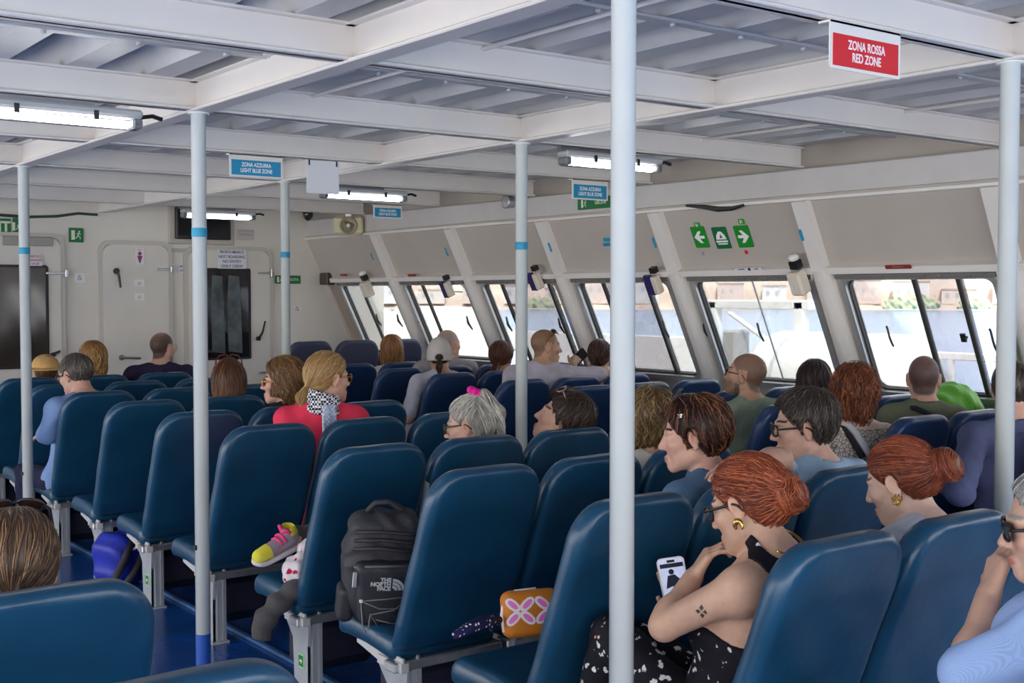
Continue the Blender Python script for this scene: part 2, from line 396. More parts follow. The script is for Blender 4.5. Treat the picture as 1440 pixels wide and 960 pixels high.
# ================================================================== OUTSIDE
rng0 = np.random.default_rng(3)
SEAM = nmat('sea_water', s2l(105, 150, 190), .18, noise=.12, nscale=.05, bump=.4, bscale=.6)
MB().add([(6, -900, -3.6), (2500, -900, -3.6), (2500, 2500, -3.6), (-900, 2500, -3.6), (-900, 60, -3.6), (6, 60, -3.6)], [(0, 1, 2, 3, 4, 5)]).build('sea', SEAM, kind='structure')
V = []; Fc = []; na, nr = 120, 16
for i in range(na):
    a = radians(-5 + 105 * i / (na - 1))
    for j in range(nr):
        rr = 430 + 620 * (j / (nr - 1)) ** 1.3
        hgt = -3.8 + (j > 0) * (3 + 62 * (j / (nr - 1)) ** .8 * (.75 + .3 * sin(a * 7 + 1) + .18 * sin(a * 19))) + (rng0.random() - .5) * 3 * (j > 0)
        V.append((rr * sin(a), rr * cos(a), hgt))
for i in range(na - 1):
    for j in range(nr - 1): Fc.append((i * nr + j, i * nr + j + 1, (i + 1) * nr + j + 1, (i + 1) * nr + j))
MB().add(V, Fc).build('hill', nmat('pale_hillside', s2l(205, 188, 172), .9, noise=.22, nscale=.02), kind='structure')  # pale limestone tone also carries distance haze, as do the houses
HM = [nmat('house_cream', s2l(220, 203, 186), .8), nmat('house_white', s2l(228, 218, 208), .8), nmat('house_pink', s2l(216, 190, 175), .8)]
WINDK = nmat('house_window', s2l(188, 176, 168), .4)
HNAME = {0: 'cream', 1: 'white', 2: 'pinkish'}
for q in range(36):
    ring_ = q % 2; a = radians(27 + 36 * q / 36); rr = (438, 470)[ring_]
    wdt, hgt = 8 + 4 * rng0.random(), 4.5 + 4.5 * rng0.random()
    hr = empty('house', HNAME[q % 3] + ' house on the hazy hillside across the water', 'house', HNAME[q % 3] + ' houses across the water', (rr * sin(a), rr * cos(a), (-1.6, 3.0)[ring_]), -a)
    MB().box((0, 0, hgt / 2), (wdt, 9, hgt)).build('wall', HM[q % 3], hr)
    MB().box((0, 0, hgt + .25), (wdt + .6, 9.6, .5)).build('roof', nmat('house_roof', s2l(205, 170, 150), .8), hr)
    for k in range(max(2, int(wdt / 3.2))): MB().box((-wdt / 2 + 1.8 + 3.1 * k, -4.52, hgt * .6), (1.1, .1, 1.6)).build('window', WINDK, hr)
SHRUBS = ((55.0, 424, -2.6, 9, 4.2), (57.6, 424, -2.6, 5, 2.6), (45.4, 424, -2.6, 6, 3.0), (38.0, 424, -2.6, 6, 3.0))
# side deck
EXW = nmat('white_topside_paint', s2l(240, 238, 234), .35, noise=.02)
MB().box((7.75, 5.5, -.05), (2.5, 19, .1)).build('side_deck_floor', nmat('grey_deck', s2l(190, 190, 188), .6), kind='structure')
o = MB().box((8.35, 10.6, .52), (.05, 5.0, 1.26), ch=.01).build('bulwark', EXW); tag(o, 'white solid bulwark along the side deck, seen through the middle windows', 'bulwark')
r = empty('railing', 'white tube railing on the side deck outside the nearest window', 'railing', None, (8.0, 5.25, 0))
MB().box((0, 0, 1.10), (.05, .9, .06), ch=.01).build('top_rail', EXW, r)
for dy in (-.4, .0, .38): MB().tube([(0, dy, 0), (0, dy, 1.08)], .028, 8).build('post', EXW, r)
MB().tube([(0, -.45, .55), (0, .45, .55)], .02, 8).build('lower_rail', EXW, r)
def canister(X, Y, z, rad, ln, label):
    r = empty('raft_canister', label, 'canister', 'raft canisters on the side deck', (X, Y, z))
    R = [[1, 0, 0], [0, 0, 1], [0, -1, 0]]
    MB().lathe([(.02, -ln / 2), (rad * .6, -ln / 2 + .01), (rad * .92, -ln / 2 + .07), (rad, -ln / 2 + .18), (rad, ln / 2 - .18), (rad * .92, ln / 2 - .07), (rad * .6, ln / 2 - .01), (.02, ln / 2)], n=28, R=R).build('shell', EXW, r, True)
    for y in (-.25, .25): MB().lathe([(rad + .002, -.02), (rad + .006, -.018), (rad + .006, .018), (rad + .002, .02)], (0, y * ln, 0), 28, R).build('strap', nmat('pale_strap', s2l(205, 205, 205), .6), r)
    for y in (-.28, .28): MB().box((0, y * ln, -rad - .1 * 1 - (z - rad - .2) / 2 + .0), (rad * 1.4, .07, .25 + max(z - rad - .2, 0))).build('cradle', EXW, r)
canister(7.75, 6.05, .84, .42, 1.5, 'white raft canister outside the nearest window, beside the railing')
canister(7.85, 12.0, .92, .50, 1.5, 'white raft canister outside the second window from the end wall')
canister(7.85, 13.9, .92, .48, 1.4, 'white raft canister outside the window nearest to the end wall')
r = empty('davit_frame', 'white davit frame with a grey winch box outside the window under the arrow signs', 'davit', None, (7.9, 7.0, 0))
for dy in (-.42, .55): MB().box((0, dy, .75), (.09, .10, 1.5), ch=.01).build('post', EXW, r)
MB().box((0, .06, 1.47), (.09, 1.2, .08), ch=.01).build('top_beam', EXW, r); MB().box((0, .06, .92), (.08, 1.1, .10), ch=.01).build('middle_beam', nmat('pale_grey', s2l(170, 168, 166), .5), r)
MB().tube([(-.03, -.4, 1.0), (-.03, .35, 1.40)], .02, 6).build('brace', EXW, r); MB().box((0, .30, 1.05), (.2, .16, .4), ch=.02).build('winch_box', MATS['pale_grey'], r)
MB().box((0, .06, .42), (.06, 1.1, .84)).build('skirt_panel', EXW, r)
o = MB().box((7.7, 8.0, .6), (.05, .02, .3)).build('marker', nmat('orange_marker', s2l(225, 130, 60), .6)); tag(o, 'small orange marker on the side deck', 'marker'); o.location = (0, -1.7, .2)

# ================================================================== POLES
def pole(X, Y, label, tape_z, blue=True):
    r = empty('support_pole', label, 'pole', None, (X, Y, 0))
    b = MB(); b.lathe([(.030, .16 if blue else .01), (.030, ZB - .012), (.045, ZB - .012), (.045, ZB - .006)], n=24); b.build('pipe', POLEM, r, True)
    b = MB(); b.lathe([(.05, .0), (.05, .012), (.0305, .014), (.0305, .16)], n=24); b.build('blue_base', nmat('blue_base_paint', s2l(30, 80, 170), .35), r)
    if tape_z: MB().lathe([(.0308, tape_z), (.0312, tape_z + .001), (.0312, tape_z + .036), (.0308, tape_z + .037)], n=24).build('tape_band', TAPE, r, True)
    MB().box((-.03, -.002, .52), (.012, .02, .02)).build('clip', BLACK, r)
    return r
pole(1.95, 2.165, 'thick white support pole nearest to the orange floral pouch, running from beam to floor', None)
pole(1.95, 4.735, 'white support pole with a blue tape band beside the seat with the pink strip', 1.79)
pole(1.95, 7.305, 'white support pole beside the grey-haired man in the blue striped shirt', 1.79)
pole(3.60, 2.165, 'white support pole beside the man in the slate shirt', None)
pole(3.60, 4.735, 'white support pole beside the grey-haired woman with the pink scrunchie', 1.775)
pole(3.60, 7.305, 'thin white support pole in front of the end wall, standing before the dark-paned door', 1.80)

# ================================================================== LAMPS
def lamp(X0, X1, Y, label):
    c = (X0 + X1) / 2; w = X1 - X0
    r = empty('fluorescent_lamp', label, 'lamp', 'fluorescent lamps under the beams', (c, Y, 2.245))
    b = MB(); b.box((0, 0, .018), (w, .085, .035), ch=.01); b.build('housing', nmat('lamp_grey', s2l(175, 178, 182), .5), r)
    b = MB(); b.tube([(-w / 2 + .05, 0, -.022), (w / 2 - .05, 0, -.024)], .015, 12); b.build('tube', TUBE, r, True)
    b = MB()
    pts = [(.047 * cos(a), -.045 * sin(a)) for a in np.linspace(0, pi, 9)]
    for k in range(8):
        (ya, za), (yb, zb) = pts[k], pts[k + 1]; b.add([(-w / 2 + .01, ya, za), (w / 2 - .01, ya, za), (w / 2 - .01, yb, zb), (-w / 2 + .01, yb, zb)], [(0, 1, 2, 3)])
    b.build('diffuser', CLEARP, r, True)
    for sx in (-1, 1):
        MB().box((sx * (w / 2 - .02), 0, -.018), (.04, .075, .04), ch=.008).build('end_cap', nmat('lamp_end_grey', s2l(120, 124, 128), .5), r)
        for q in (.22,): MB().box((sx * w * q, -.046, .0), (.018, .008, .035)).build('clip', BLACK, r)
    MB().box((-.1, 0, .043), (.5, .03, .02)).build('bracket', nmat('steel', s2l(140, 140, 142), .3, .9), r)
    MB().tube([(w / 2, 0, .01), (w / 2 + .05, .0, .02), (w / 2 + .09, 0, .01)], .009, 6).build('cable', BLACK, r)
lamp(1.05, 1.715, 4.75, 'lit fluorescent lamp under the beam beside the light blue zone sign, nearest of the four')
lamp(3.865, 4.53, 4.75, 'lit fluorescent lamp under the beam above the blue zone sign by the windows')
lamp(3.87, 4.53, 7.31, 'lit fluorescent lamp half behind the hanging white paper')
lamp(3.91, 4.57, 9.87, 'lit fluorescent lamp in front of the black wall monitor')

# ================================================================== SIGNS
def sign(name, label, cat, M, w, h, mat, th=.004, ch=0.0, group=None):
    r = empty(name, label, cat, group); place(r, M)
    b = MB(); P = rrect(w, h, min(.008, h / 4), 3); b.prism([(x, y, -th / 2) for x, y in P], None, (0, 0, th)); b.build('plate', mat, r)
    return r
def hang_sign(X0, X1, Y, z0, z1, l1, l2, mat, label):
    c = ((X0 + X1) / 2, Y - .045, (z0 + z1) / 2); w, h = X1 - X0, z1 - z0
    r = sign('zone_sign', label, 'sign', frame_of(c, (1, 0, 0), (0, -1, 0)), w, h, WPLAS, .004)
    ph = h * .66; MB().box((0, -h / 2 + ph / 2 + .009, .003), (w - .024, ph, .002)).build('colour_field', mat, r)
    cy = -h / 2 + ph / 2 + .009
    k_ = .40 if mat is REDM else .36
    text(l1, ph * k_, LTEXT, r, (0, cy + ph * .19, .0042), bold=.0007, sx=.76); text(l2, ph * k_, LTEXT, r, (0, cy - ph * .19, .0042), bold=.0007, sx=.76)
    MB().box((0, h / 2 - .004, -.018), (w, .006, .04)).build('mounting_lip', WPLAS, r)
    return r
hang_sign(2.65, 2.96, 2.165, 2.165, 2.295, 'ZONA ROSSA', 'RED ZONE', REDM, 'white hanging sign with a red field reading ZONA ROSSA RED ZONE')
hang_sign(2.627, 2.932, 6.02, 2.175, 2.295, 'ZONA AZZURRA', 'LIGHT BLUE ZONE', SKYB, 'light blue zone sign hanging beside the blank white paper')
hang_sign(4.946, 5.247, 6.02, 2.165, 2.295, 'ZONA AZZURRA', 'LIGHT BLUE ZONE', SKYB, 'light blue zone sign hanging in front of the green exit sign on the header')
hang_sign(4.993, 5.262, 8.59, 2.178, 2.290, 'ZONA AZZURRA', 'LIGHT BLUE ZONE', SKYB, 'light blue zone sign hanging beside the beige horn loudspeaker, smallest in view')
p0, p1 = at(429, 225, 1, 5.98), at(475, 274, 1, 5.98)
r = sign('hanging_paper', 'blank white paper sheet hanging under the beam in front of a lamp', 'notice', frame_of(((p0[0] + p1[0]) / 2, 5.965, (p0[2] + p1[2]) / 2), (1, 0, 0), (0, -1, 0)), p1[0] - p0[0], p0[2] - p1[2], PAPER, .002)
hh = (p0[2] - p1[2]) / 2
for sx in (-1, 1): MB().box((sx * (p1[0] - p0[0]) * .42, hh - .012, .003), (.007, .03, .006)).build('clip', BLACK, r)

def arrow(r, right, w, mat, z):
    s = 1 if right else -1
    pts = [(-.30, .07), (.02, .07), (-.16, .30), (.02, .30), (.34, 0), (.02, -.30), (-.16, -.30), (.02, -.07), (-.30, -.07)]
    pts = [(s * x * w, y * w, z) for x, y in pts]
    MB().prism(pts if s > 0 else pts[::-1], None, (0, 0, .001)).build('arrow', mat, r)
def wall_px(x, y, off=.0):
    d = _fw + _rt * (x - 720) / F + _up * (480 - y) / F
    t = (XW + KW * ZW - off * math.hypot(1, KW) - (_C[0] + KW * _C[2])) / (d[0] + KW * d[2]); return _C + d * t
def wall_frame(x, y, off=.004):
    p = wall_px(x, y); return frame_of(p + WN * off, (0, -1, 0), WN)
def man_fig(r, k, ox, oy, mat, z, flip=1):
    """running figure and door, as on exit pictograms"""
    q = lambda P: [(ox + flip * x * k, oy + y * k, z) for x, y in P]
    b = MB()
    for P in ([(-.42, -.4), (-.12, -.4), (-.12, .4), (-.42, .4)], ):
        b.prism(q(P) if flip > 0 else q(P)[::-1], None, (0, 0, .001))
    b.lathe([(.07 * k, 0), (.07 * k, .001)], (ox + flip * .26 * k, oy + .30 * k, z), 10)
    for A, B, t in (((.24, .22), (.14, -.05), .06), ((.22, .18), (.40, .06), .04), ((.22, .18), (.04, .08), .04), ((.15, -.04), (.34, -.18), .05), ((.34, -.18), (.32, -.36), .045), ((.14, -.05), (.02, -.24), .05), ((.02, -.24), (-.08, -.26), .045)):
        A = np.array(A); B = np.array(B); n = np.array([-(B - A)[1], (B - A)[0]]); n = n / np.linalg.norm(n) * t / 2 * 1.4
        P = [A - n, B - n, B + n, A + n]; b.prism(q(P) if flip > 0 else q(P)[::-1], None, (0, 0, .001))
    b.build('running_figure', mat, r)
sw = .125
r = sign('arrow_sign', 'square green sign with a white arrow pointing forward, above the windows', 'sign', wall_frame(985, 333), sw, .15, BGREEN, .003); arrow(r, False, .14, LTEXT, .002)
r = sign('raft_sign', 'square dark green sign with a white life raft between two arrow signs', 'sign', wall_frame(1015, 334), sw, .15, GREEN, .003)
b = MB()
b.prism([(-.045, -.01, .002), (.045, -.01, .002), (.035, .02, .002), (.012, .045, .002), (-.012, .045, .002), (-.035, .02, .002)], None, (0, 0, .001))
b.prism([(-.05, -.03, .002), (.05, -.03, .002), (.05, -.018, .002), (-.05, -.018, .002)], None, (0, 0, .001)); b.prism([(-.04, -.045, .002), (.04, -.045, .002), (.04, -.037, .002), (-.04, -.037, .002)], None, (0, 0, .001)); b.build('raft_symbol', LTEXT, r)
MB().prism([(-.012, .0, .0031), (.014, .0, .0031), (.004, .028, .0031)], None, (0, 0, .001)).build('raft_opening', GREEN, r)
r = sign('arrow_sign', 'square green sign with a white arrow pointing aft, above the windows', 'sign', wall_frame(1046, 332), sw, .15, BGREEN, .003); arrow(r, True, .14, LTEXT, .002)
for x, y, lab in ((981, 316, 'tiny green sticker above the forward arrow sign'), (1043, 311, 'tiny green sticker above the aft arrow sign')):
    r = sign('green_sticker', lab, 'sticker', wall_frame(x, y), .05, .036, BGREEN, .002); man_fig(r, .03, 0, 0, PALEG, .0012)
r = sign('round_sticker', 'small round red sticker below the aft arrow sign', 'sticker', wall_frame(1050, 354), .024, .026, REDM, .002)
r = sign('round_sticker', 'small pale blue sticker below the forward arrow sign', 'sticker', wall_frame(989, 356), .022, .026, nmat('pale_blue_print', s2l(150, 170, 190), .5), .002)
r = sign('exit_sign', 'slanted dark green exit sign on the header behind the blue zone sign', 'sign', frame_of(at(838, 285, 0, XW - .003), (0, -1, 0), (-1, 0, 0)), .40, .085, GREEN, .003); man_fig(r, .07, -.13, 0, PALEG, .002); text('USCITA', .035, PALEG, r, (.05, 0, .0022), bold=.0006)
for x, y, n in ((862, 336, 1), (862, 343, 2)):
    r = sign('blue_strip_label', 'narrow blue label strip behind the thick pole, %s of the pair' % ('upper' if n == 1 else 'lower'), 'label', wall_frame(x, y), .20, .026, SKYB, .002)
    text('AREA', .016, LTEXT, r, (0, 0, .0016))
# dark red and printed strips on the ledge
for x, y, lab, wd in ((1271, 369, 'dark red label strip on the ledge above the nearest window', .17), (586, 383, 'dark red label strip on the ledge, second window from the end wall', .13), (490, 383, 'dark red label strip on the ledge by the end wall', .13)):
    r = sign('red_strip_label', lab, 'label', wall_frame(x, y, .058), wd, .024, nmat('dark_red', s2l(140, 45, 45), .5), .002); text('EMERGENZA', .013, nmat('dim_print', s2l(190, 120, 110), .6), r, (0, 0, .0016))
r = sign('printed_strip', 'small black and white printed strip on the ledge under the arrow signs', 'label', wall_frame(1060, 373, .058), .22, .02, PAPER, .002)
text('2 PERSONE', .012, BLACK, r, (-.06, 0, .0016)); MB().box((.01, 0, .0012), (.02, .018, .001)).build('pictogram', BLACK, r); text('POSTI', .012, BLACK, r, (.07, 0, .0016))
# tape marks on the frame posts
for (x, y) in ((1135, 325), (928, 336), (781, 343), (635, 350), (530, 357)):
    r = sign('tape_mark', 'light blue tape strip on the frame post %s' % {1135: 'beside the aft arrow sign', 928: 'beside the forward arrow sign', 781: 'above the man with raised sunglasses', 635: 'third from the end wall', 530: 'second from the end wall'}[x], 'tape', frame_of(wall_px(x, y, .0) + WN * .058, (0, -1, 0), WN), .022, .075, TAPE, .002)

# end wall signs
def esign(name, label, cat, px, mat, off=.012, th=.004):
    M, w, h = eframe(*px, off); return sign(name, label, cat, M, w, h, mat, th), w, h
r, w, h = esign('exit_sign', 'square green running-man exit sign on the end wall', 'sign', (96, 320, 117, 341), GREEN); man_fig(r, w * .8, 0, 0, PALEG, .0025)
r, w, h = esign('exit_sign', 'green exit sign with pale frame and a running figure beside the left-most pole', 'sign', (17, 306, 28, 331), GREEN); man_fig(r, .09, 0, 0, PALEG, .0025)
r, w, h = esign('exit_sign', 'green exit sign ending in a large pale T', 'sign', (-30, 306, 15, 331), GREEN); text('EXIT', .12, PALEG, r, (.0, 0, .0025), bold=.004); 
r, w, h = esign('exit_sign', 'narrow green sign partly behind the thin pole on the end wall', 'sign', (386, 387, 422, 399), GREEN); man_fig(r, .07, -w * .32, 0, PALEG, .0025); text('USCITA', .035, PALEG, r, (w * .2, 0, .0025))
r, w, h = esign('lavatory_sign', 'white sign with a red and purple figure on the grey door', 'sign', (187, 349, 200, 372), PAPER, .055); 
b = MB(); b.lathe([(.018, 0), (.018, .001)], (0, .025, .003), 12); b.prism([(-.026, .005, .003), (.026, .005, .003), (.004, -.062, .003), (-.004, -.062, .003)][::-1], None, (0, 0, .001)); b.build('figure', nmat('purple_print', s2l(150, 50, 90), .5), r)
text('WC', .022, REDM, r, (0, h * .38, .0028))
def lines(r, w, h, rows, mat, z=.0025, bold=.0005):
    n = len(rows)
    for k, s in enumerate(rows):
        if s: text(s, h / n * .85, mat, r, (0, h / 2 - (k + .5) * h / n, z), bold=bold, sx=min(1.0, w * .92 / (max(len(s), 1) * h / n * .85 * .62)))
r, w, h = esign('boarding_notice', 'white notice with four lines of blue and black lettering above the dark pane', 'notice', (302, 351, 343, 378), PAPER, .055); lines(r, w, h, ['PRIORITA IMBARCO', 'NEXT BOARDING', 'NO ENTRY', 'ONLY CREW'], NTEXT)
r, w, h = esign('crew_label', 'small blue lettered label left of the dark-paned door', 'label', (250, 372, 267, 383), PAPER, .012); lines(r, w, h, ['VIETATO', "L'ACCESSO"], NTEXT)
r, w, h = esign('plate_label', 'small grey-green printed plate above the blue lettered label', 'label', (241, 349, 268, 355), nmat('pale_green_plate', s2l(170, 178, 170), .5), .012)
r, w, h = esign('faded_notice', 'faded reddish notice beside the black monitor', 'notice', (333, 322, 357, 338), nmat('faded_paper', s2l(196, 186, 184), .7), .012); lines(r, w, h, ['ATTENZIONE', 'WARNING', '. . .'], nmat('faded_print', s2l(165, 145, 148), .7))
r, w, h = esign('warning_notice', 'white notice with red lines of lettering beside the left-most pole', 'notice', (37, 358, 57, 374), PAPER, .055); lines(r, w, h, ['PERICOLO', 'DANGER', 'STOP'], RTEXT)
r, w, h = esign('round_sticker', 'round pale sticker with a blue mark beside the grey door', 'sticker', (104, 384, 119, 397), WPLAS, .012); text('&', .07, nmat('pale_blue_print2', s2l(130, 150, 190), .6), r, (0, 0, .0025))
r, w, h = esign('door_sticker', 'upper pale blue round sticker on the grey door', 'sticker', (186, 393, 200, 403), WPLAS, .055); text('o', .06, MATS['pale_blue_print2'], r, (0, 0, .0025))
r, w, h = esign('door_sticker', 'lower pale blue round sticker on the grey door', 'sticker', (186, 412, 200, 422), WPLAS, .055); text('o', .06, MATS['pale_blue_print2'], r, (0, 0, .0025))
r, w, h = esign('red_label', 'small red lettered label beside the thin pole', 'label', (412, 431, 422, 437), PAPER, .012); lines(r, w, h, ['FIRE', 'PUMP'], RTEXT)
# monitor
M, w, h = eframe(243, 291, 320, 338, .06); r = empty('monitor', 'black wall monitor behind the lamp on the end wall', 'monitor'); place(r, M)
MB().box((0, 0, 0), (w, h, .05), ch=.008).build('body', BLACK, r); MB().box((0, .006, .0262), (w - .04, h - .05, .002)).build('screen', nmat('screen_dark', s2l(22, 22, 28), .12), r)
MB().box((0, 0, -.04), (w + .10, h + .09, .03), ch=.006).build('bracket', nmat('cream_niche', s2l(185, 178, 168), .5), r)
# loudspeaker
c = at(490, 317, 1, YEND - 1.15); r = empty('loudspeaker', 'beige square horn loudspeaker hanging in the corner by the windows', 'loudspeaker', None); place(r, frame_of(c, (.88, -.47, 0), (-.47, -.88, 0)))
MB().box((0, 0, -.06), (.27, .17, .12), ch=.02).build('body', CREAMP, r)
MB().lathe([(.078, .0), (.082, .015), (.07, .018), (.045, -.01), (.022, -.012), (.02, .012), (.006, .016)], n=24).build('horn', nmat('tan_plastic', s2l(150, 138, 110), .45), r, True)
MB().lathe([(.018, .012), (.018, .02), (.004, .024)], n=14).build('centre_cap', WPLAS, r, True)
MB().tube([(.12, -.05, -.06), (.17, -.09, -.05), (.21, -.13, -.06), (.24, -.10, -.1)], .007, 6).build('cable', BLACK, r)
MB().box((0, .11, -.06), (.05, .08, .04)).build('bracket', ALU, r)
# conduit box under the beam ends and small round camera
c = at(433, 304, 1, YEND - .2); r = empty('dome_camera', 'small dark dome camera under the beam beside the loudspeaker', 'camera', None, tuple(c)); MB().lathe([(.05, .05), (.05, .02), (.045, -.01), (.02, -.04), (.004, -.045)], n=16).build('dome', nmat('smoke_dome', s2l(55, 48, 44), .15), r, True); MB().box((0, .06, .06), (.06, .12, .03)).build('bracket', ALU, r)
c = at(716, 284, 0, XW - .07); r = empty('spot_lamp', 'small grey spotlight with a cable on the header behind the thin pole', 'lamp', None, tuple(c)); MB().lathe([(.03, -.05), (.045, -.03), (.05, .03), (.052, .035), (.04, .036)], n=18, R=[[0, 0, -1], [0, 1, 0], [1, 0, 0]]).build('head', ALU, r, True); MB().tube([(.02, 0, .04), (.06, .02, .09), (.11, .05, .06)], .006, 6).build('cable', BLACK, r)
# cable along the end wall
p = [at(a, b_, 1, YEND - .02) for a, b_ in ((-20, 301), (40, 305), (80, 304), (110, 300), (137, 302))]; o = MB().tube(p, .012, 7).build('cable', nmat('green_black_cable', s2l(40, 60, 45), .6)); tag(o, 'dark cable sagging along the top of the end wall', 'cable')
p = [wall_px(a, b_, .03) for a, b_ in ((965, 289), (990, 291), (1010, 294), (1030, 293), (1046, 288))]; o = MB().tube(p, [.008, .014, .018, .014, .008], 7).build('cable_bundle', BLACK); tag(o, 'black cable bundle hanging from the header above the arrow signs', 'cable')
# hand gel dispensers and small screens on the frame posts
def disp(x, y, kind, label):
    p = wall_px(x, y) + WN * .10; r = empty('dispenser' if kind else 'small_screen', label, 'dispenser' if kind else 'screen'); place(r, frame_of(p, (0, -1, 0), WN))
    if kind:
        MB().box((0, 0, 0), (.10, .15, .09), ch=.014).build('body', nmat('ivory', s2l(225, 215, 200), .4), r); MB().box((.0, .11, -.02), (.06, .05, .05)).build('pump_block', BLACK, r); MB().lathe([(.03, .0), (.034, .02), (.02, .035), (.004, .037)], (0, .14, -.02), 12, [[1, 0, 0], [0, 0, 1], [0, -1, 0]]).build('pump', WPLAS, r, True)
        MB().box((-.02, -.02, .046), (.03, .07, .003)).build('window_slot', PAPER, r)
    else:
        MB().box((-.03, 0, 0), (.07, .15, .03), ch=.006).build('panel', nmat('indigo_screen', s2l(52, 45, 100), .3), r); MB().box((.03, 0, -.01), (.05, .13, .06), ch=.008).build('body', nmat('ivory', s2l(225, 215, 200), .4), r); MB().box((.02, .10, -.03), (.05, .04, .04)).build('bracket', BLACK, r)
disp(1137, 387, True, 'ivory gel dispenser on the frame post beside the aft arrow sign'); disp(932, 392, False, 'small indigo panel with ivory body on the frame post beside the forward arrow sign')
disp(765, 388, False, 'small indigo panel on the frame post above the man with raised sunglasses'); disp(528, 400, True, 'ivory gel dispenser on the frame post nearest to the end wall'); disp(640, 400, False, 'small panel on the frame post above the man with grey hair')
c = wall_px(455, 395); o = MB().box((c[0] - .03, YEND - .12, c[2] + .02), (.10, .16, .12), ch=.01).build('junction_box', nmat('brown_box', s2l(70, 60, 52), .5)); tag(o, 'small brown junction box in the corner above the furthest window', 'box')

# ================================================================== SIGNED-DISTANCE MODELLING
def smin(a, b, k):
    h = np.maximum(k - np.abs(a - b), 0) / k
    return np.minimum(a, b) - h * h * k * .25
def smax(a, b, k): return -smin(-a, -b, k)
def sd_cone(P, a, b, ra, rb):
    a = np.asarray(a, np.float32); ba = np.asarray(b, np.float32) - a; pa = P - a
    t = np.clip((pa @ ba) / max(float(ba @ ba), 1e-12), 0, 1)
    d = pa - t[..., None] * ba
    return np.sqrt((d * d).sum(-1)) - (ra + (rb - ra) * t)
def sd_ell(P, c, r, R=None):
    q = P - np.asarray(c, np.float32)
    if R is not None: q = q @ np.asarray(R, np.float32)
    r = np.asarray(r, np.float32); k0 = np.sqrt(((q / r) ** 2).sum(-1)); k1 = np.sqrt(((q / (r * r)) ** 2).sum(-1)) + 1e-9
    return k0 * (k0 - 1) / k1
def sd_box(P, c, h, r, R=None):
    q = P - np.asarray(c, np.float32)
    if R is not None: q = q @ np.asarray(R, np.float32)
    q = np.abs(q) - (np.asarray(h, np.float32) - r)
    return np.sqrt((np.maximum(q, 0) ** 2).sum(-1)) + np.minimum(q.max(-1), 0) - r
def sd_torus(P, c, R_, r, M=None):
    q = P - np.asarray(c, np.float32)
    if M is not None: q = q @ np.asarray(M, np.float32)
    return np.sqrt((np.sqrt(q[..., 0] ** 2 + q[..., 1] ** 2) - R_) ** 2 + q[..., 2] ** 2) - r
def axis(lo, hi, c, fine=()):
    xs = [lo]
    while xs[-1] < hi:
        x = xs[-1]; st = c
        for a, b, f in fine:
            if a <= x <= b: st = min(st, f)
            elif a - c < x < a: st = min(st, max(f, a - x + 1e-5))
        xs.append(x + st)
    return np.array(xs, np.float32)
def gridpts(xs, ys, zs):
    return np.stack(np.meshgrid(xs, ys, zs, indexing='ij'), -1)
def snets(f, xs, ys, zs):
    """surface nets on a rectilinear grid -> verts, quads"""
    s = f < 0; nx, ny, nz = f.shape
    cnt = np.zeros((nx - 1, ny - 1, nz - 1), np.int8)
    for i in (0, 1):
        for j in (0, 1):
            for k in (0, 1): cnt += s[i:nx - 1 + i, j:ny - 1 + j, k:nz - 1 + k]
    act = (cnt > 0) & (cnt < 8); I = np.argwhere(act)
    idx = -np.ones(act.shape, np.int64); idx[act] = np.arange(len(I))
    corners = [(i, j, k) for i in (0, 1) for j in (0, 1) for k in (0, 1)]
    val = {c: f[I[:, 0] + c[0], I[:, 1] + c[1], I[:, 2] + c[2]] for c in corners}
    acc = np.zeros((len(I), 3)); n = np.zeros(len(I))
    for c in corners:
        for ax in range(3):
            if c[ax] == 0:
                d = list(c); d[ax] = 1; d = tuple(d); a, b = val[c], val[d]
                m = (a < 0) != (b < 0); t = np.where(m, a / np.where(m, a - b, 1), 0)
                p = np.tile(np.array(c, float), (len(I), 1)); p[:, ax] += t
                acc[m] += p[m]; n[m] += 1
    q = acc / n[:, None]
    V = np.empty_like(q)
    for ax, g in enumerate((xs, ys, zs)):
        i0 = I[:, ax]; V[:, ax] = g[i0] + q[:, ax] * (g[i0 + 1] - g[i0])
    Q = []
    for ax in range(3):
        o = [a for a in range(3) if a != ax]
        sl0 = [slice(None)] * 3; sl1 = [slice(None)] * 3; sl0[ax] = slice(0, -1); sl1[ax] = slice(1, None)
        for a in o: sl0[a] = slice(1, -1); sl1[a] = slice(1, -1)
        A, B = s[tuple(sl0)], s[tuple(sl1)]; E = np.argwhere(A != B)
        if not len(E): continue
        flip = A[A != B]
        base = E.copy(); base[:, o[0]] += 1; base[:, o[1]] += 1
        def C(u, w):
            z = base.copy(); z[:, o[0]] -= u; z[:, o[1]] -= w; return idx[z[:, 0], z[:, 1], z[:, 2]]
        quad = np.stack([C(1, 1), C(0, 1), C(0, 0), C(1, 0)], 1)
        if ax == 1: flip = ~flip
        quad[~flip] = quad[~flip][:, ::-1]; Q.append(quad)
    return V, np.concatenate(Q) if Q else np.zeros((0, 4), int)
